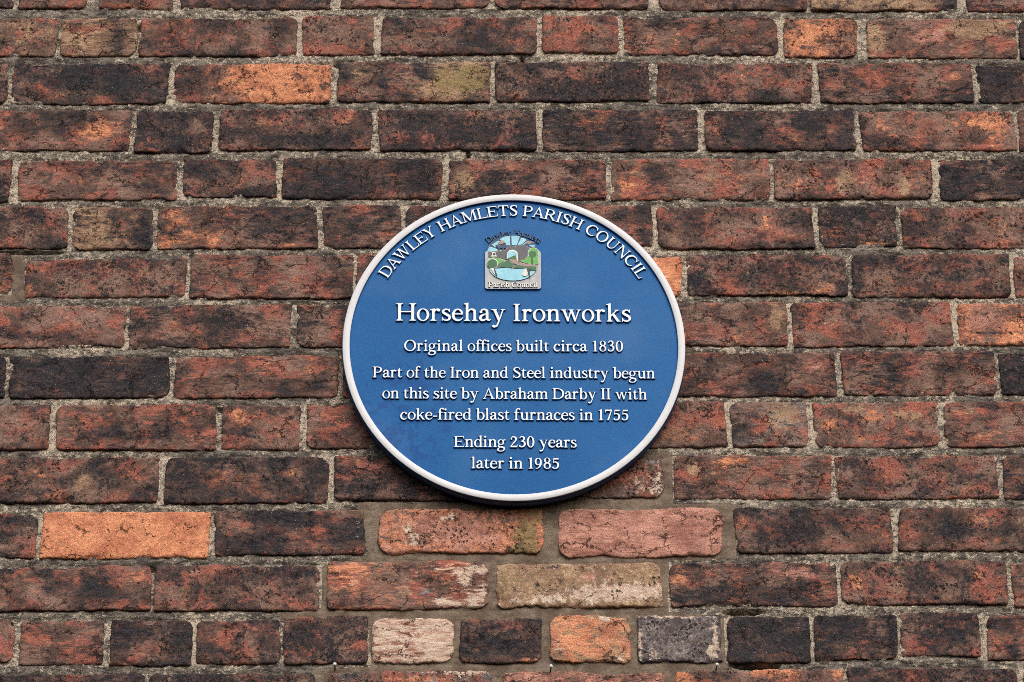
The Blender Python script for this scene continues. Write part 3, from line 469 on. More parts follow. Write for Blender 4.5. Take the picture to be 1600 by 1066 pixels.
# ------------------------------------------------------------------ lettering: a serif alphabet drawn as fields, outlined and raised
STEP = 11.0
class F:
    def __init__(s, W):
        s.W = W; s.xs = np.arange(-60, W+61, STEP); s.ys = np.arange(-300, 781, STEP)
        s.X, s.Y = np.meshgrid(s.xs, s.ys, indexing='ij'); s.f = np.full(s.X.shape, -200.0)
    def add(s, g): s.f = np.maximum(s.f, g); return s
    def cut(s, g): s.f = np.minimum(s.f, -g); return s
    def poly(s, pts):
        d = np.full(s.X.shape, 1e9); ins = np.zeros(s.X.shape, bool); n = len(pts)
        for i in range(n):
            (x0, y0), (x1, y1) = pts[i], pts[(i+1) % n]; ex, ey = x1-x0, y1-y0
            t = np.clip(((s.X-x0)*ex+(s.Y-y0)*ey)/(ex*ex+ey*ey+1e-9), 0, 1)
            d = np.minimum(d, np.hypot(s.X-x0-t*ex, s.Y-y0-t*ey))
            if y0 != y1: ins ^= ((y0 > s.Y) != (y1 > s.Y)) & (s.X < (x1-x0)*(s.Y-y0)/(y1-y0)+x0)
        return np.where(ins, d, -d)
    def ell(s, cx, cy, rx, ry):
        k = np.hypot((s.X-cx)/rx, (s.Y-cy)/ry); return (1-k)*min(rx, ry)
    def line(s, pts, smooth=True):
        P = np.array(pts, float)
        if smooth and len(P) > 2:
            Q = np.vstack([2*P[0]-P[1], P, 2*P[-1]-P[-2]]); out = []
            for i in range(1, len(Q)-2):
                for t in np.arange(0, 1, .16):
                    a, b, c, e = Q[i-1], Q[i], Q[i+1], Q[i+2]
                    out.append(.5*((2*b)+(-a+c)*t+(2*a-5*b+4*c-e)*t*t+(-a+3*b-3*c+e)*t**3))
            out.append(P[-1]); P = np.array(out)
        g = np.full(s.X.shape, -1e9)
        for a, b in zip(P[:-1], P[1:]):
            ex, ey = b[0]-a[0], b[1]-a[1]; t = np.clip(((s.X-a[0])*ex+(s.Y-a[1])*ey)/(ex*ex+ey*ey+1e-9), 0, 1)
            g = np.maximum(g, a[2]+(b[2]-a[2])*t-np.hypot(s.X-a[0]-t*ex, s.Y-a[1]-t*ey))
        return g
    def P(s, *pts): return s.add(s.poly(pts))
    def E(s, *a): return s.add(s.ell(*a))
    def S(s, *pts): return s.add(s.line(pts))
    def L(s, x0, y0, x1, y1, r, r1=None):          # straight bar with square ends
        r1 = r if r1 is None else r1; n = math.hypot(x1-x0, y1-y0); nx, ny = -(y1-y0)/n, (x1-x0)/n
        # ends cut level
        kx = 1/abs(nx) if abs(nx) > .35 else 1
        if abs(nx) > .35: return s.P((x0-r*kx, y0), (x0+r*kx, y0), (x1+r1*kx, y1), (x1-r1*kx, y1))
        return s.P((x0+nx*r, y0+ny*r), (x0-nx*r, y0-ny*r), (x1-nx*r1, y1-ny*r1), (x1+nx*r1, y1+ny*r1))
    def foot(s, x, y, w, up=1, l=68, r=68, t=34, b=34):
        h = w/2; return s.P((x-h-l, y), (x+h+r, y), (x+h+r, y+up*t*.8), (x+h+r*.3, y+up*(t+6)), (x+h, y+up*(t+b)), (x-h, y+up*(t+b)), (x-h-l*.3, y+up*(t+6)), (x-h-l, y+up*t*.8))
    def flag(s, x, y, w, l=66): h = w/2; return s.P((x+h, y+8), (x+h-12, y+8), (x-h-l, y-34), (x-h-l, y-62), (x-h, y-70), (x-h, y-130), (x+h, y-130))
def stem(g, x, y0, y1, w): return g.P((x-w/2, y0), (x+w/2, y0), (x+w/2, y1), (x-w/2, y1))
SC, SL = 104, 96
def bowl_ring(g, cx, cy, rx, ry, ix, iy, dx=0): g.add(np.minimum(g.ell(cx, cy, rx, ry), -g.ell(cx+dx, cy, ix, iy))); return g
def arch(g, x0, x1):
    g.S((x0+20, 330, 22), (x0+85, 415, 27), (x0+160, 440, 33), (x1-18, 405, 44), (x1, 310, SL/2), (x1, 200, SL/2)); stem(g, x1, 0, 230, SL); g.foot(x1, 0, SL, 1, 58, 58)
def glyph(c):
    if c == 'H': g = F(718); stem(g, 128, 0, 660, SC); stem(g, 590, 0, 660, SC); [g.foot(x, y, SC, u) for x in (128, 590) for y, u in ((0, 1), (660, -1))]; g.P((128, 318), (590, 318), (590, 366), (128, 366))
    elif c == 'I': g = F(310); stem(g, 155, 0, 660, SC); g.foot(155, 0, SC); g.foot(155, 660, SC, -1)
    elif c == 'E':
        g = F(600); stem(g, 128, 0, 660, SC); g.foot(128, 0, SC, 1); g.foot(128, 660, SC, -1)
        g.P((128, 612), (545, 612), (545, 500), (572, 500), (572, 660), (128, 660)); g.P((520, 612), (572, 612), (572, 560)); g.P((128, 316), (420, 316), (420, 362), (128, 362)); g.P((398, 250), (432, 250), (432, 430), (398, 430)); g.P((128, 0), (580, 0), (612, 185), (582, 185), (540, 50), (128, 50)); g.P((500, 0), (580, 0), (600, 120), (540, 50))
    elif c == 'L': g = F(575); stem(g, 128, 0, 660, SC); g.foot(128, 0, SC); g.foot(128, 660, SC, -1); g.P((128, 0), (545, 0), (580, 195), (550, 195), (500, 50), (128, 50))
    elif c == 'D': g = F(690); stem(g, 128, 0, 660, SC); g.foot(128, 0, SC, 1, 68, 20); g.foot(128, 660, SC, -1, 68, 20); g.S((128, 635, 25), (300, 635, 25), (470, 590, 32), (590, 480, 48), (622, 330, 56), (590, 180, 48), (470, 70, 32), (300, 25, 25), (128, 25, 25))
    elif c == 'O': g = F(710); bowl_ring(g, 355, 330, 340, 345, 228, 296)
    elif c == 'C': g = F(660); g.S((592, 480, 18), (530, 590, 26), (380, 640, 30), (200, 590, 42), (80, 420, 54), (75, 250, 55), (170, 90, 46), (330, 22, 34), (480, 40, 28), (612, 150, 17)); g.P((585, 665), (612, 665), (610, 440), (578, 440))
    elif c == 'A': g = F(700); g.L(108, 20, 345, 640, 25); g.P((300, 672), (355, 672), (640, 0), (525, 0)); g.P((190, 200), (500, 200), (500, 248), (190, 248)); g.foot(112, 0, 50, 1, 82, 76); g.foot(588, 0, 100, 1, 72, 70)
    elif c == 'W': g = F(985); g.P((80, 660), (190, 660), (345, 150), (385, 0), (315, 0)); g.L(345, 30, 500, 640, 23); g.P((450, 660), (560, 660), (680, 150), (720, 0), (650, 0)); g.L(680, 30, 880, 640, 23); g.foot(135, 660, 100, -1, 75, 65); g.foot(505, 660, 90, -1, 75, 60); g.foot(885, 660, 46, -1, 72, 62)
    elif c == 'M': g = F(870); stem(g, 130, 0, 640, 52); stem(g, 740, 0, 660, SC); g.P((85, 660), (205, 660), (440, 150), (455, 20), (400, 20)); g.L(425, 40, 715, 655, 24); g.foot(130, 0, 52, 1, 78, 78); g.foot(740, 0, SC, 1, 68, 68); g.foot(120, 660, 100, -1, 68, 0); g.foot(740, 660, SC, -1, 20, 66)
    elif c == 'N': g = F(730); stem(g, 125, 0, 640, 52); stem(g, 610, 10, 660, 52); g.P((85, 660), (205, 660), (636, 70), (636, -12), (590, -12)); g.foot(125, 0, 52, 1, 74, 74); g.foot(610, 660, 52, -1, 74, 74); g.foot(120, 660, 90, -1, 62, 0)
    elif c == 'Y': g = F(650); g.P((70, 660), (190, 660), (370, 320), (360, 270), (280, 300)); g.L(338, 290, 555, 650, 24); stem(g, 330, 0, 320, SC); g.foot(330, 0, SC); g.foot(130, 660, 95, -1, 76, 62); g.foot(560, 660, 44, -1, 72, 60)
    elif c == 'T': g = F(620); stem(g, 310, 0, 640, SC); g.foot(310, 0, SC, 1, 76, 76); g.P((15, 660), (605, 660), (612, 480), (584, 480), (548, 606), (72, 606), (36, 480), (8, 480))
    elif c == 'S': g = F(500); g.S((432, 505, 16), (385, 600, 26), (265, 640, 27), (130, 585, 42), (100, 490, 50), (195, 385, 54), (330, 305, 56), (410, 205, 54), (390, 95, 44), (280, 25, 30), (150, 40, 27), (62, 165, 16)); g.P((418, 662), (446, 662), (446, 480), (420, 480)); g.P((45, -8), (72, -8), (72, 190), (45, 190))
    elif c in 'PR':
        g = F(590 if c == 'P' else 670); stem(g, 128, 0, 660, SC); g.foot(128, 0, SC); g.foot(128, 660, SC, -1, 68, 10)
        g.S((128, 635, 25), (300, 635, 25), (425, 600, 36), (492, 485, 54), (430, 360, 38), (300, 312, 25), (128, 312, 25))
        if c == 'R': g.P((250, 320), (370, 320), (620, 40), (665, 28), (665, 0), (525, 0))
    elif c == 'U': g = F(700); g.S((132, 630, 52), (132, 400, 52), (138, 210, 52), (210, 70, 42), (345, 24, 34), (480, 70, 27), (562, 220, 25), (566, 400, 25), (566, 630, 25)); g.foot(132, 660, SC, -1); g.foot(566, 660, 52, -1, 74, 74)
    elif c == 'o': g = F(465); bowl_ring(g, 232, 228, 222, 240, 128, 202)
    elif c == 'n': g = F(525); stem(g, 128, 0, 455, SL); g.flag(128, 460, SL); g.foot(128, 0, SL, 1, 58, 52); arch(g, 128, 398)
    elif c == 'm': g = F(800); stem(g, 128, 0, 455, SL); g.flag(128, 460, SL); g.foot(128, 0, SL, 1, 58, 52); arch(g, 128, 400); arch(g, 400, 672)
    elif c == 'h': g = F(525); stem(g, 128, 0, 680, SL); g.flag(128, 690, SL); g.foot(128, 0, SL, 1, 58, 52); arch(g, 128, 398)
    elif c == 'r': g = F(395); stem(g, 128, 0, 455, SL); g.flag(128, 460, SL); g.foot(128, 0, SL, 1, 58, 66); g.S((140, 310, 22), (200, 410, 30), (275, 435, 36)); g.E(312, 405, 58, 52)
    elif c == 'u': g = F(530); g.S((128, 380, SL/2), (128, 240, SL/2), (140, 110, SL/2), (190, 45, 40), (260, 28, 32), (340, 60, 24), (395, 120, 22)); g.flag(128, 460, SL); stem(g, 398, 0, 455, SL); g.flag(398, 460, SL); g.foot(398, 0, SL, 1, 0, 66)
    elif c == 'i': g = F(270); stem(g, 132, 0, 455, SL); g.flag(132, 460, SL); g.foot(132, 0, SL, 1, 60, 60); g.E(128, 612, 62, 62)
    elif c == 'l': g = F(265); stem(g, 130, 0, 680, SL); g.flag(130, 690, SL); g.foot(130, 0, SL, 1, 60, 60)
    elif c == 'd': g = F(520); bowl_ring(g, 222, 226, 206, 238, 118, 196, 14); stem(g, 385, 0, 680, SL); g.flag(385, 690, SL); g.foot(385, 0, SL, 1, 0, 66)
    elif c == 'b': g = F(500); bowl_ring(g, 275, 226, 206, 238, 118, 196, -14); stem(g, 125, 30, 680, SL); g.flag(125, 690, SL); g.P((77, 60), (77, -14), (110, -14), (190, 70))
    elif c == 'e': g = F(420); g.S((368, 262, 30), (345, 370, 38), (230, 441, 25), (115, 385, 38), (58, 230, 50), (100, 90, 48), (215, 24, 36), (320, 45, 24), (398, 125, 13)); g.P((60, 240), (398, 240), (392, 284), (60, 284))
    elif c == 'c': g = F(415); g.S((330, 400, 26), (240, 440, 25), (118, 380, 40), (58, 225, 50), (105, 80, 48), (215, 24, 36), (310, 42, 24), (392, 120, 13)); g.E(335, 372, 52, 52)
    elif c == 'a': g = F(445); g.S((85, 365, 26), (135, 425, 28), (215, 440, 32), (292, 395, 44), (308, 300, SL/2), (308, 110, SL/2), (340, 42, 32), (390, 34, 24), (438, 66, 12)); g.E(88, 342, 52, 48); g.S((300, 285, 20), (190, 240, 26), (95, 185, 42), (70, 110, 50), (110, 42, 42), (190, 32, 32), (300, 95, 20))
    elif c == 's': g = F(370); g.S((306, 345, 14), (262, 418, 24), (180, 440, 25), (92, 395, 38), (82, 320, 44), (170, 255, 46), (270, 195, 48), (308, 115, 44), (255, 38, 32), (165, 22, 25), (85, 55, 22), (42, 140, 12)); g.P((292, 462), (318, 462), (318, 330), (292, 330)); g.P((30, -8), (56, -8), (56, 150), (30, 150))
    elif c == 't': g = F(325); g.P((75, 455), (75, 470), (150, 580), (170, 580), (170, 400)); g.S((122, 440, SL/2), (122, 240, SL/2), (125, 105, SL/2), (165, 35, 36), (230, 32, 24), (300, 80, 12)); g.P((15, 418), (292, 418), (292, 460), (15, 460))
    elif c == 'f': g = F(325); stem(g, 125, 0, 480, SL); g.S((125, 470, SL/2), (130, 570, 44), (170, 650, 34), (240, 682, 28), (290, 670, 24)); g.E(305, 640, 50, 46); g.P((15, 418), (280, 418), (280, 460), (15, 460)); g.foot(125, 0, SL, 1, 60, 72)
    elif c == 'g':
        g = F(490); bowl_ring(g, 210, 292, 182, 168, 94, 132); g.S((330, 400, 24), (390, 430, 28), (450, 425, 34))
        g.S((120, 160, 22), (72, 90, 34), (130, 30, 40), (270, 5, 46), (380, -40, 48), (395, -130, 40), (310, -215, 28), (180, -235, 26), (60, -190, 36), (50, -110, 36), (130, -25, 22))
    elif c == 'k': g = F(530); stem(g, 128, 0, 680, SL); g.flag(128, 690, SL); g.foot(128, 0, SL, 1, 60, 50); g.L(150, 190, 385, 440, 24); g.P((205, 270), (290, 310), (475, 35), (520, 28), (520, 0), (385, 0)); g.foot(392, 452, 44, -1, 72, 62, 28, 20)
    elif c == 'w': g = F(740); g.P((55, 450), (155, 450), (275, 90), (290, 0), (225, 0)); g.L(250, 20, 370, 440, 22); g.P((325, 450), (420, 450), (525, 90), (540, 0), (478, 0)); g.L(505, 20, 640, 440, 22); g.foot(105, 452, 92, -1, 60, 52, 28, 20); g.foot(375, 452, 84, -1, 60, 50, 28, 20); g.foot(645, 452, 42, -1, 66, 58, 28, 20)
    elif c == 'y': g = F(520); g.P((60, 450), (168, 450), (310, 110), (290, -10), (250, -10)); g.L(270, -20, 420, 440, 22); g.S((285, 30, 26), (240, -90, 28), (190, -180, 32), (110, -218, 34)); g.E(88, -190, 56, 46); g.foot(112, 452, 94, -1, 66, 56, 28, 20); g.foot(424, 452, 42, -1, 66, 60, 28, 20)
    elif c == '1': g = F(400); stem(g, 210, 0, 600, SC); g.P((262, 655), (235, 655), (95, 600), (95, 568), (158, 575), (158, 500), (262, 500)); g.foot(210, 0, SC, 1, 72, 72)
    elif c == '0': g = F(480); bowl_ring(g, 240, 322, 212, 336, 108, 290)
    elif c == '2': g = F(470); g.S((80, 520, 24), (140, 615, 28), (235, 632, 38), (345, 560, 52), (345, 440, 48), (260, 310, 36), (160, 180, 28), (60, 60, 24)); g.E(90, 500, 48, 48); g.P((32, 0), (415, 0), (450, 165), (420, 165), (385, 92), (100, 92), (32, 36))
    elif c == '3': g = F(460); g.S((90, 545, 24), (150, 620, 28), (235, 632, 36), (325, 560, 48), (310, 440, 40), (190, 352, 22)); g.S((190, 352, 22), (320, 320, 42), (368, 205, 54), (320, 75, 42), (200, 20, 28), (110, 40, 26)); g.E(90, 78, 50, 46)
    elif c == '5': g = F(460); g.P((118, 640), (400, 640), (425, 665), (385, 550), (135, 550)); g.P((112, 640), (150, 640), (128, 400), (112, 345), (86, 345)); g.S((105, 365, 20), (215, 410, 34), (335, 340, 50), (368, 210, 54), (320, 75, 42), (200, 20, 28), (110, 40, 26)); g.E(90, 78, 50, 46)
    elif c == '7': g = F(460); g.P((50, 648), (440, 648), (440, 620), (412, 562), (90, 562), (60, 470), (32, 470)); g.P((440, 630), (380, 600), (140, 0), (245, 0))
    elif c == '8': g = F(480); g.E(240, 486, 172, 166); g.E(240, 178, 200, 190); g.cut(g.ell(240, 500, 84, 122)); g.cut(g.ell(240, 165, 104, 142))
    elif c == '9': g = F(480); bowl_ring(g, 228, 430, 200, 224, 98, 182); g.S((375, 430, 54), (372, 300, 52), (320, 150, 42), (220, 50, 28), (100, 0, 14))
    elif c == '-': g = F(290); g.P((25, 178), (265, 178), (265, 246), (25, 246))
    else: raise KeyError(c)
    return g

def outline(g):
    """marching squares -> closed loops of points"""
    f = g.f; f[0], f[-1], f[:, 0], f[:, -1] = -9, -9, -9, -9
    f = np.where(np.abs(f) < 1e-6, 1e-6, f); seg = {}
    def pt(a, b):
        (i, j), (k, l) = a, b; t = f[i, j]/(f[i, j]-f[k, l]); return (g.xs[i]+(g.xs[k]-g.xs[i])*t, g.ys[j]+(g.ys[l]-g.ys[j])*t)
    pos = {}; nxt = {}
    ins = f > 0; cnt = ins[:-1, :-1].astype(int)+ins[1:, :-1]+ins[1:, 1:]+ins[:-1, 1:]
    for i, j in zip(*np.where((cnt > 0) & (cnt < 4))):
        c = [(i, j), (i+1, j), (i+1, j+1), (i, j+1)]; s = [bool(ins[q]) for q in c]; cross = []
        for k in range(4):
            a, b = c[k], c[(k+1) % 4]
            if s[k] != s[(k+1) % 4]:
                key = (a, b) if a < b else (b, a)
                if key not in pos: pos[key] = pt(a, b)
                cross.append((key, s[k]))
        outs = [q[0] for q in cross if q[1]]; inn = [q[0] for q in cross if not q[1]]   # leaving / entering
        if len(outs) == 1: nxt[outs[0]] = inn[0]
        else:
            order = [q for q in cross]
            for q in range(4):
                if order[q][1]: nxt[order[q][0]] = order[(q+1) % 4][0]
    loops = []; seen = set()
    for k in list(nxt):
        if k in seen: continue
        L = []; c = k
        while c not in seen:
            seen.add(c); L.append(pos[c]); c = nxt[c]
        if len(L) > 6: loops.append(L)
    out = []
    for L in loops:                                 # drop points that lie on a straight run
        P = np.array(L); keep = []
        last = P[-1]
        for i in range(len(P)):
            nx_ = P[(i+1) % len(P)]; v1 = P[i]-last; v2 = nx_-P[i]
            if np.hypot(*v1) < 2.5: continue
            cr = abs(v1[0]*v2[1]-v1[1]*v2[0])/(np.hypot(*v1)*np.hypot(*v2)+1e-9)
            if cr > .06 or np.hypot(*v1) > 90: keep.append(P[i]); last = P[i]
        out.append(keep)
    return out

def raised(name, loops, depth, bevel, mats, y0=0.0, keep_=1.0):
    """2D loops (x, z in metres) to a solid standing 'depth' out of the plane y = -y0; face first material, flanks second"""
    cu = bpy.data.curves.new(name, 'CURVE'); cu.dimensions = '2D'; cu.fill_mode = 'BOTH'
    for L in loops:
        sp = cu.splines.new('POLY'); sp.points.add(len(L)-1)
        for p, (x, z) in zip(sp.points, L): p.co = (x, z, 0, 1)
        sp.use_cyclic_u = True
    cu.extrude = max(.00005, depth/2-bevel); cu.bevel_depth = bevel; cu.bevel_resolution = 0; cu.offset = -bevel*keep_
    o = bpy.data.objects.new(name, cu); C.objects.link(o)
    bpy.context.view_layer.update()
    dg = bpy.context.evaluated_depsgraph_get(); me = bpy.data.meshes.new_from_object(o.evaluated_get(dg))
    bpy.data.objects.remove(o); me.name = name
    n = len(me.vertices); co = np.zeros(n*3, np.float32); me.vertices.foreach_get('co', co); co = co.reshape(-1, 3)
    zz = co[:, 2].copy(); top = zz.max()
    new = np.stack([co[:, 0], -(y0 + (zz + top)), co[:, 1]], -1); me.vertices.foreach_set('co', new.ravel().astype(np.float32))
    me.update(); me.materials.clear()
    for mm in mats: me.materials.append(mm)
    # outward normals: the front faces the camera (-y)
    import bmesh
    bm = bmesh.new(); bm.from_mesh(me); bmesh.ops.remove_doubles(bm, verts=bm.verts, dist=1e-7); bmesh.ops.recalc_face_normals(bm, faces=bm.faces)
    ymin = min(v.co.y for v in bm.verts)
    for fc in bm.faces:
        c = fc.calc_center_median(); fc.material_index = 0 if (c.y < ymin+1e-5 and abs(fc.normal.y) > .9) else (1 if len(mats) > 1 else 0); fc.smooth = False
    bm.to_mesh(me); bm.free(); return me

# ------------------------------------------------------------------ plaque materials
def blue_paint():
    k = N('blue_enamel', .5, .18); P = k.n('TexCoord').outputs['Object']
    n1 = k.noise(P, 5, 4, .6); n2 = k.noise(P, 55, 7, .7, .5); n3 = k.noise(P, 700, 3, .6)
    base = k.mix(k.ramp(n1, .3, .7), lin((12, 91, 157)), lin((20, 99, 165)))
    sx = k.n('SeparateXYZ'); k.l(P, sx.inputs[0])
    # scuffed darker patch at the lower left
    dx = k.math('MULTIPLY', k.math('ADD', sx.outputs[0], .165), 9.5); dz = k.math('MULTIPLY', k.math('ADD', sx.outputs[2], .115), 7.0)
    rr_ = k.math('ADD', k.math('MULTIPLY', dx, dx), k.math('MULTIPLY', dz, dz)); area = k.ramp(rr_, 1.1, .1)
    sc = k.math('MULTIPLY', k.ramp(k.math('ADD', n2, k.math('MULTIPLY', area, .13)), .6, .7), k.math('MULTIPLY', area, .5))
    base = k.mix(sc, base, lin((8, 62, 136)))
    d2 = k.math('SUBTRACT', 1, k.ramp(k.vor(P, 38), .03, .06)); dm = k.ramp(k.noise(P, 20, 2, .5), .62, .66)
    base = k.mix(k.math('MULTIPLY', k.math('MULTIPLY', d2, dm), .6), base, lin((24, 50, 92)))
    dust = k.ramp(k.noise(P, 9, 6, .65), .45, .75)
    base = k.mix(k.math('MULTIPLY', dust, .06), base, lin((170, 178, 188)))
    k.col(base); k.bump(k.math('ADD', n3, k.math('MULTIPLY', n2, .6)), .0006, .7); return k.m
def white_paint(name, c, warm):
    k = N(name, .5, .35); P = k.n('TexCoord').outputs['Object']
    n1 = k.noise(P, 40, 6, .7); n3 = k.noise(P, 600, 3, .6)
    base = k.mix(k.ramp(n1, .35, .7), lin(c), lin(warm)); st = k.ramp(k.noise(P, 90, 5, .75), .64, .72)
    base = k.mix(k.math('MULTIPLY', st, .12), base, lin((128, 122, 112)))
    k.col(base); k.bump(n3, .00015, .5); return k.m
def flat_paint(name, c, rough=.5):
    k = N(name, rough, .35); P = k.n('TexCoord').outputs['Object']; n1 = k.noise(P, 160, 4, .6)
    k.col(k.mix(k.ramp(n1, .3, .7), lin(tuple(v*.93 for v in c)), lin(tuple(min(255, v*1.04) for v in c)))); k.bump(n1, .0003, .5); return k.m
BLUE = blue_paint(); RIMW = white_paint('rim_white', (219, 223, 230), (212, 216, 222)); LETW = white_paint('letter_white', (240, 243, 247), (236, 239, 242))
EDGE = flat_paint('plaque_edge_blue', (30, 64, 112), .45)

# ------------------------------------------------------------------ plaque
RO, RI = .260, .2492
plaque = thing('wall_plaque', 'round blue cast plaque with white rim and raised white lettering fixed to the brick wall', 'plaque', (0, 0, 0))
def lathe(name, prof, mats, pick, n=360):
    t = np.linspace(0, 2*np.pi, n, endpoint=False); k = len(prof); pr = np.array(prof)
    co = np.stack([pr[None, :, 0]*np.cos(t)[:, None], np.broadcast_to(-pr[None, :, 1], (n, k)), pr[None, :, 0]*np.sin(t)[:, None]], -1).reshape(-1, 3)
    idx = np.arange(n*k).reshape(n, k); nx_ = np.roll(idx, -1, 0)
    q = np.stack([idx[:, :-1], idx[:, 1:], nx_[:, 1:], nx_[:, :-1]], -1); mi = np.broadcast_to(np.array(pick)[None, :], (n, k-1))
    me = mesh_np(name, co, q.reshape(-1, 4), False); me.polygons.foreach_set('material_index', np.ascontiguousarray(mi).ravel().astype(np.int32))
    for mm in mats: me.materials.append(mm)
    return me
FACE, TOPW = .0245, .0290
me = lathe('backing_disc', [(.0005, .004), (RO-.006, .004), (RO-.0015, .006), (RO+.0005, .010), (RO+.0008, .016), (RO+.0002, FACE-.0015), (RO-.0035, FACE-.0003), (RI-.002, FACE-.0001), (RI-.003, FACE), (.0005, FACE)], [BLUE, EDGE], [1, 1, 1, 1, 1, 1, 0, 0, 0])
disc = link('backing_disc', me, None, plaque)
me = lathe('rim', [(RI+.0004, FACE-.003), (RI+.0002, FACE+.002), (RI-.0002, TOPW-.0008), (RI+.0006, TOPW), (RO-.0010, TOPW), (RO-.0001, TOPW-.0008), (RO+.0001, FACE+.0008), (RO-.0002, FACE-.003)], [RIMW, BLUE, EDGE], [1, 1, 0, 0, 0, 2, 2])
link('rim', me, None, plaque)

GL = {}
def letter_mesh(c, S, mats, tag, depth=.0042):
    key = (c, tag)
    if key not in GL:
        g = glyph(c); loops = [[(x*S, y*S) for x, y in L] for L in outline(g)]
        GL[key] = raised('letter', loops, depth, .0008 if S > 2e-5 else .00015, mats, 0.0, .12 if S > 2e-5 else .5), g.W*S
    return GL[key]
KERN = {'ff': -35, 'fi': -20, 'ra': -10, 'aw': -8, 'AW': -90, 'DA': -40, 'AR': -20, 'PA': -70, 'LE': -10, 'EY': -30, 'HA': -20, 'AM': -20, 'Pa': -20, 'we': -10, 'wo': -12, 'ke': -15, 'fo': 0, 'fu': -10, 'ry': -10}
GAP = 8
def widths(txt, space=230):
    xs = []; x = 0
    for i, c in enumerate(txt):
        if c == ' ': x += space; continue
        if i and (txt[i-1]+c) in KERN: x += KERN[txt[i-1]+c]
        w_ = WID[c]; xs.append((c, x, w_, i)); x += w_+GAP
    return xs, x-GAP
WID = {c: glyph(c).W for c in set('HorsehayIronworksOriginalofficesbuiltcirca1830PartoftheIronandSteelindustrybegunonthissitebyAbrahamDarbyIIwithcokefiredblastfurnacesin1755Ending230yearslaterin1985DAWLEYHAMLETSPARISHCOUNCILDawleyHamletsParishCouncil-')}
def text_line(txt, xl, xr, yl, yr, cap_px, tag, base_w, mats, parent, depth=.0042, label=None, space=230):
    w_ = base_w+depth
    (x0, x1), (z0, z1) = wall([xl, xr], [yl, yr], w_); _, (za, zb) = wall([(xl+xr)/2]*2, [(yl+yr)/2, (yl+yr)/2-cap_px], w_)
    S = (zb-za)/660; xs, tot = widths(txt, space); L = math.hypot(x1-x0, z1-z0); k = L/(tot*S)
    print('LINE', txt, 'cap mm', round((zb-za)*1000, 1), 'stretch', round(k, 3))
    # take up the difference half in width, half in spacing
    holder = bpy.data.objects.new('text_line', None); C.objects.link(holder); holder.parent = parent; holder.location = (x0, -base_w, z0)
    holder['label'] = label or 'raised white lettering reading ' + txt
    ang = math.atan2(z1-z0, x1-x0); holder.rotation_euler = (0, -ang, 0); holder.empty_display_size = .02
    wk = k**.75; slack = L-tot*S*wk; ng = max(1, len(xs)-1); 
    for n_, (c, x, cw, i) in enumerate(xs):
        me, _ = letter_mesh(c, S, mats, tag, depth); o = link('letter', me, None, holder, (x*S*wk+slack*n_/ng, 0, 0)); o.scale = (wk, 1, 1)
    return holder
LM = [LETW, BLUE]
text_line('Horsehay Ironworks', 618.5, 987, 501, 502.8, 27.2, 'title', FACE, LM, plaque, .0033)
T = 17.0
for txt, xl, xr, yl, yr in [('Original offices built circa 1830', 631, 974.5, 548.3, 549.3), ('Part of the Iron and Steel industry begun', 582, 1024, 589.8, 591.4),
                            ('on this site by Abraham Darby II with', 597, 1011.5, 622.4, 624.4), ('coke-fired blast furnaces in 1755', 625, 983, 655.6, 656.9),
                            ('Ending 230 years', 709, 901.5, 698.4, 699.4), ('later in 1985', 736, 874.5, 731.8, 732.6)]:
    text_line(txt, xl, xr, yl, yr, T, 'body', FACE, LM, plaque, .0028)

def text_arc(txt, cx, cz, Rb, a0, a1, cap, tag, base_w, mats, parent, depth, label, space=260):
    S = cap/660; xs, tot = widths(txt, space); arc = (a1-a0)*Rb; k = arc/(tot*S); print('ARC', txt, 'stretch', round(k, 3))
    holder = bpy.data.objects.new('text_line', None); C.objects.link(holder); holder.parent = parent; holder.location = (cx, -base_w, cz); holder['label'] = label; holder.empty_display_size = .02
    wk = k**.5; slack = arc-tot*S*wk; ng = len(xs)-1
    for n_, (c, x, cw, i) in enumerate(xs):
        xc = (x+cw/2)*S*wk+slack*n_/ng; a = a0+xc/Rb; me, _ = letter_mesh(c, S, mats, tag, depth)
        h = cw*S*wk/2; o = link('letter', me, None, holder); o.rotation_euler = (0, a, 0); o.scale = (wk, 1, 1)
        o.location = (Rb*math.sin(a)-h*math.cos(a), 0, Rb*math.cos(a)+h*math.sin(a))
(_, _), (zA, zB) = wall([803, 803], [338.5, 321.5], FACE+.0042)
sx0, sz0 = wall(604.5, 434, FACE+.0042); sx1, sz1 = wall(999, 435.5, FACE+.0042)
aa0, aa1 = math.atan2(sx0, sz0), math.atan2(sx1, sz1); Rb = (math.hypot(sx0, sz0)+math.hypot(sx1, sz1)+zA)/3
print('ARC R', Rb, math.hypot(sx0, sz0), math.hypot(sx1, sz1), zA, math.degrees(aa0), math.degrees(aa1), 'cap', zB-zA)
text_arc('DAWLEY HAMLETS PARISH COUNCIL', 0, 0, Rb, aa0, aa1, (zB-zA)*.97, 'arc', FACE, LM, plaque, .0029, 'raised white capitals reading DAWLEY HAMLETS PARISH COUNCIL round the top')

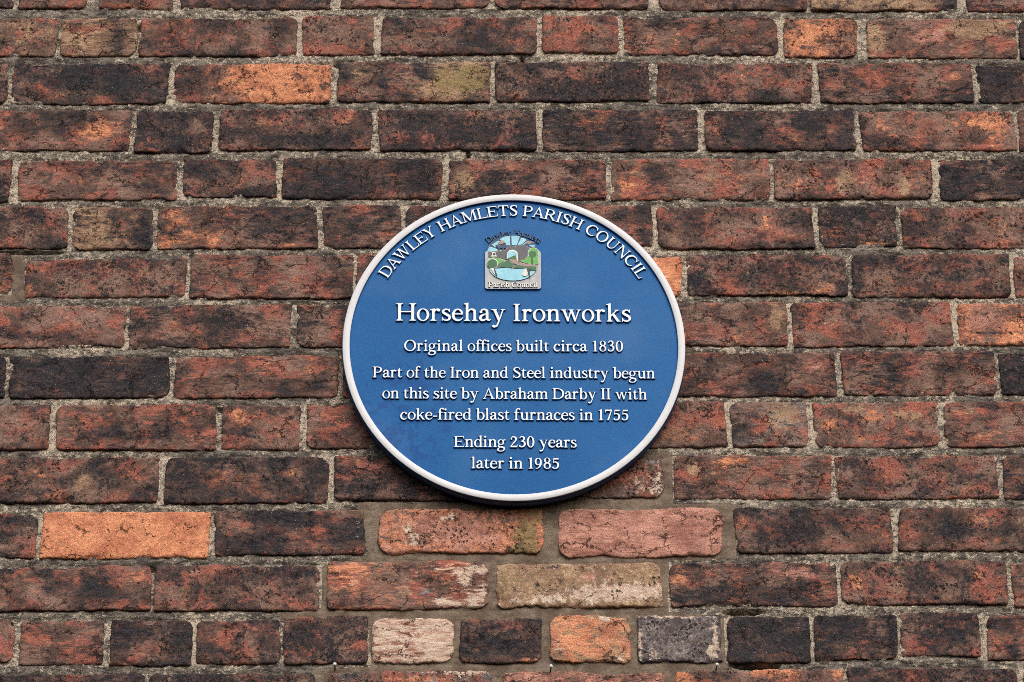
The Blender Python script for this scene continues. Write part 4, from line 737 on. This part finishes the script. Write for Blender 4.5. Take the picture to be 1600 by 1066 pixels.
# ------------------------------------------------------------------ the council emblem
PANEL = flat_paint('emblem_grey', (180, 184, 188)); SKYB = flat_paint('emblem_sky', (150, 214, 236)); NAVY = flat_paint('emblem_navy', (44, 78, 116)); SLATE = flat_paint('emblem_slate', (92, 94, 104))
LGRN = flat_paint('emblem_light_green', (104, 176, 92)); DGRN = flat_paint('emblem_dark_green', (56, 110, 74)); TANP = flat_paint('emblem_path', (160, 142, 134)); CREAM = flat_paint('emblem_white', (226, 228, 222)); INK = flat_paint('emblem_ink', (58, 58, 66)); LETB = flat_paint('emblem_letter_blue', (62, 88, 124))
def zp(x, y, w_):
    X_, Z_ = wall(x/9.27+745, y/9.27+345, w_); return (float(X_), float(Z_))
def ellp(cx, cy, rx, ry, a0=0, a1=360, n=28): return [(cx+rx*math.cos(R(a)), cy-ry*math.sin(R(a))) for a in np.linspace(a0, a1, n, endpoint=(a1-a0) < 360)]
def piece(name, pts, lo, hi, mat, parent, bev=.00012, side=None, label=None):
    w_ = FACE+hi; L = [zp(x, y, w_) for x, y in pts]; me = raised(name, [L], hi-lo, bev, [mat, side or mat], FACE+lo); return link(name, me, None, parent, (0, 0, 0), label)
rnd = [(120, 450), (128, 425), (160, 395), (170, 380)]
dome = ellp(512, 470, 352, 252, 165, 15, 30)
crest_pts = [(118, 470)] + [(118, 955), (124, 975), (140, 986), (160, 990), (892, 990), (914, 986), (930, 972), (935, 955), (932, 480), (925, 455), (905, 432), (870, 408), (700, 400), (300, 400), (160, 425), (128, 445)]
crest = piece('crest_panel', crest_pts, 0, .0034, PANEL, plaque, .0003, BLUE, 'council emblem with hills, bridge, trees and lake on a grey panel')
piece('sky_backing', ellp(505, 430, 356, 216, 2, 178, 34), .0004, .0037, NAVY, crest)
for pts in [[(152, 430), (185, 375), (230, 385), (300, 415), (292, 442), (200, 450), (165, 446)], [(215, 350), (305, 290), (345, 300), (300, 335), (342, 372), (275, 388)], [(330, 270), (400, 230), (478, 220), (485, 355), (430, 360), (415, 325), (365, 290)],
            [(500, 217), (560, 216), (622, 228), (580, 358), (506, 354)], [(645, 245), (690, 255), (722, 280), (650, 345), (588, 358)], [(735, 290), (790, 300), (832, 322), (740, 338), (655, 352)], [(745, 350), (838, 348), (848, 374), (790, 380)]]:
    piece('sky_panel', pts, .0036, .0043, SKYB, crest, .00015, CREAM)
for pts in [[(345, 288), (395, 285), (408, 320), (350, 345), (300, 345), (330, 318)], [(735, 292), (820, 305), (825, 318), (760, 325), (690, 338)]]:
    piece('cloud', pts, .0042, .0047, TANP, crest, .00012)
piece('hill', [(165, 455), (240, 440), (320, 440), (400, 430), (440, 385), (490, 362), (560, 372), (640, 350), (735, 372), (785, 400), (760, 430), (735, 510), (700, 556), (600, 560), (430, 560), (330, 530), (165, 525)], .0037, .0046, SLATE, crest, .0003, CREAM)
piece('bridge_arch', ellp(518, 500, 100, 105, 0, 180, 20)+[(440, 555), (590, 575)][::-1][:0]+[(418, 560), (612, 590)][:1]+[(612, 590)], .0045, .0051, SLATE, crest, .00015)
piece('arch_edge', [(435, 555)]+ellp(515, 490, 80, 70, 180, 0, 20)+[(600, 585), (580, 580), (510, 520)], .0050, .0054, CREAM, crest, .0001)
piece('arch_view', [(445, 540)]+ellp(513, 492, 65, 58, 180, 0, 18)+[(578, 530)], .0053, .0057, SKYB, crest, .0001)
piece('arch_hill', [(450, 550), (520, 512), (560, 500), (580, 560), (500, 556)], .0056, .0060, DGRN, crest, .0001)
piece('field', [(160, 560), (230, 530), (330, 540), (405, 578), (310, 640), (200, 640)], .0045, .0050, LGRN, crest, .00032, CREAM)
piece('bush', ellp(225, 618, 82, 72), .0049, .0053, CREAM, crest, .0001); piece('bush', ellp(224, 620, 74, 64), .0052, .0057, DGRN, crest, .00012)
piece('field', [(610, 568), (700, 562), (735, 515), (790, 500), (890, 525), (893, 632), (800, 636), (700, 615), (620, 585)], .0045, .0050, LGRN, crest, .00032, CREAM)
piece('tree_crown', ellp(818, 470, 82, 82), .0048, .0052, CREAM, crest, .0001); piece('tree_crown', ellp(820, 468, 74, 74), .0051, .0055, LGRN, crest, .0001)
piece('tree_crown', ellp(810, 482, 52, 46), .0054, .0059, DGRN, crest, .0001); piece('tree_trunk', [(793, 525), (808, 525), (812, 632), (795, 632)], .0054, .0060, INK, crest, .00008)
piece('figure', [(200, 520), (225, 490), (215, 465), (245, 448), (275, 465), (270, 490), (300, 518)], .0045, .0050, CREAM, crest, .0001); piece('figure', [(232, 490), (240, 468), (262, 468), (268, 490), (250, 505)], .0049, .0053, INK, crest, .00008)
piece('path', [(462, 566), (545, 530), (570, 545), (600, 592), (700, 622), (882, 640), (882, 662), (720, 662), (580, 638), (500, 600)], .0050, .0056, TANP, crest, .00032, CREAM)
piece('water', [(188, 688)]+[(270, 694), (360, 684), (470, 676), (510, 700), (640, 694), (720, 700), (862, 690)]+ellp(520, 690, 338, 178, 355, 185, 40)[::1], .0045, .0050, SKYB, crest, .00015, NAVY)
piece('bank', [(262, 688), (440, 568), (545, 630), (500, 676), (400, 668)], .0055, .0060, DGRN, crest, .00032, CREAM)
piece('bank', [(505, 684), (572, 642), (695, 655), (680, 690), (600, 684)], .0055, .0060, DGRN, crest, .00032, CREAM)
piece('bank', [(690, 668), (872, 664), (862, 720), (760, 712)], .0055, .0060, DGRN, crest, .00032, CREAM)
piece('figure', [(655, 770), (675, 735), (700, 690), (725, 700), (740, 745), (735, 790), (700, 806), (665, 800)], .0055, .0061, CREAM, crest, .0001)
piece('figure', [(722, 700), (745, 705), (765, 690), (800, 700), (772, 720), (765, 760), (782, 820), (768, 820), (748, 765)], .0060, .0065, INK, crest, .00008)
piece('figure', [(200, 690), (240, 682), (300, 770), (296, 800), (250, 770)], .0055, .0060, CREAM, crest, .0001); piece('figure', [(245, 690), (262, 700), (300, 790), (285, 800), (262, 760)], .0059, .0064, INK, crest, .00008)
piece('horse', [(285, 380), (270, 350), (300, 345), (330, 365), (395, 360), (425, 378), (420, 405), (395, 392), (385, 430), (372, 430), (370, 400), (335, 400), (325, 430), (312, 430), (310, 395)], .0045, .0052, NAVY, crest, .0001)
def ex(x): return x/9.27+745
def ey(y): return y/9.27+345
text_line('Parish Council', ex(166), ex(885), ey(962), ey(964), 76/9.27, 'small', FACE+.0034, [LETW, SLATE], plaque, .0017, 'small raised white lettering reading Parish Council on the emblem')  # slate flanks: the grey shading below these letters is put into their side colour
ccx, ccz = wall(ex(525), ey(880), FACE+.003); p0 = wall(ex(168), ey(322), FACE+.003); p1 = wall(ex(895), ey(330), FACE+.003); pt_ = wall(ex(525), ey(205), FACE+.003)
# circle through the three baseline points
ax_, az_, bx_, bz_, cx_, cz_ = float(p0[0]), float(p0[1]), float(pt_[0]), float(pt_[1]), float(p1[0]), float(p1[1])
D_ = 2*(ax_*(bz_-cz_)+bx_*(cz_-az_)+cx_*(az_-bz_)); ux = ((ax_**2+az_**2)*(bz_-cz_)+(bx_**2+bz_**2)*(cz_-az_)+(cx_**2+cz_**2)*(az_-bz_))/D_; uz = ((ax_**2+az_**2)*(cx_-bx_)+(bx_**2+bz_**2)*(ax_-cx_)+(cx_**2+cz_**2)*(bx_-ax_))/D_
text_arc('Dawley Hamlets', ux, uz, math.hypot(ax_-ux, az_-uz), math.atan2(ax_-ux, az_-uz), math.atan2(cx_-ux, cz_-uz), .0094, 'small_blue', FACE, [LETB, NAVY], plaque, .0022, 'small raised blue lettering reading Dawley Hamlets above the emblem')

# ------------------------------------------------------------------ nails
STEELW = flat_paint('nail_head_white', (214, 214, 210), .4); STEEL = flat_paint('nail_shank', (58, 54, 50), .45)
def lathe_y(name, prof, mat, n=20):
    t = np.linspace(0, 2*np.pi, n, endpoint=False); pr = np.array(prof); k = len(pr)
    co = np.stack([pr[None, :, 0]*np.cos(t)[:, None], np.broadcast_to(-pr[None, :, 1], (n, k)), pr[None, :, 0]*np.sin(t)[:, None]], -1).reshape(-1, 3)
    idx = np.arange(n*k).reshape(n, k); nx_ = np.roll(idx, -1, 0); q = np.stack([idx[:, :-1], idx[:, 1:], nx_[:, 1:], nx_[:, :-1]], -1).reshape(-1, 4)
    me = mesh_np(name, co, q); me.materials.append(mat); return me
hd = lathe_y('nail_head', [(.0001, .0176), (.0024, .0176), (.0027, .0184), (.0024, .0194), (.0012, .0201), (.0001, .0203)], STEELW); sh = lathe_y('nail_shank', [(.0011, -.012), (.0011, .0178)], STEEL)
for px, py, lab in [(523, 1037.5, 'small white-headed nail in the mortar at the lower left, under the sooty short brick'), (861, 1040.5, 'small white-headed nail in the mortar under the left corner of the orange short brick'), (1120.5, 1038, 'small white-headed nail in the mortar under the blue grey short brick')]:
    X_, Z_ = wall(px, py, .0195)
    t_ = thing('nail', lab, 'nail', (float(X_), 0, float(Z_)), 'nails left in the new mortar')
    link('nail_head', hd, None, t_); link('nail_shank', sh, None, t_)
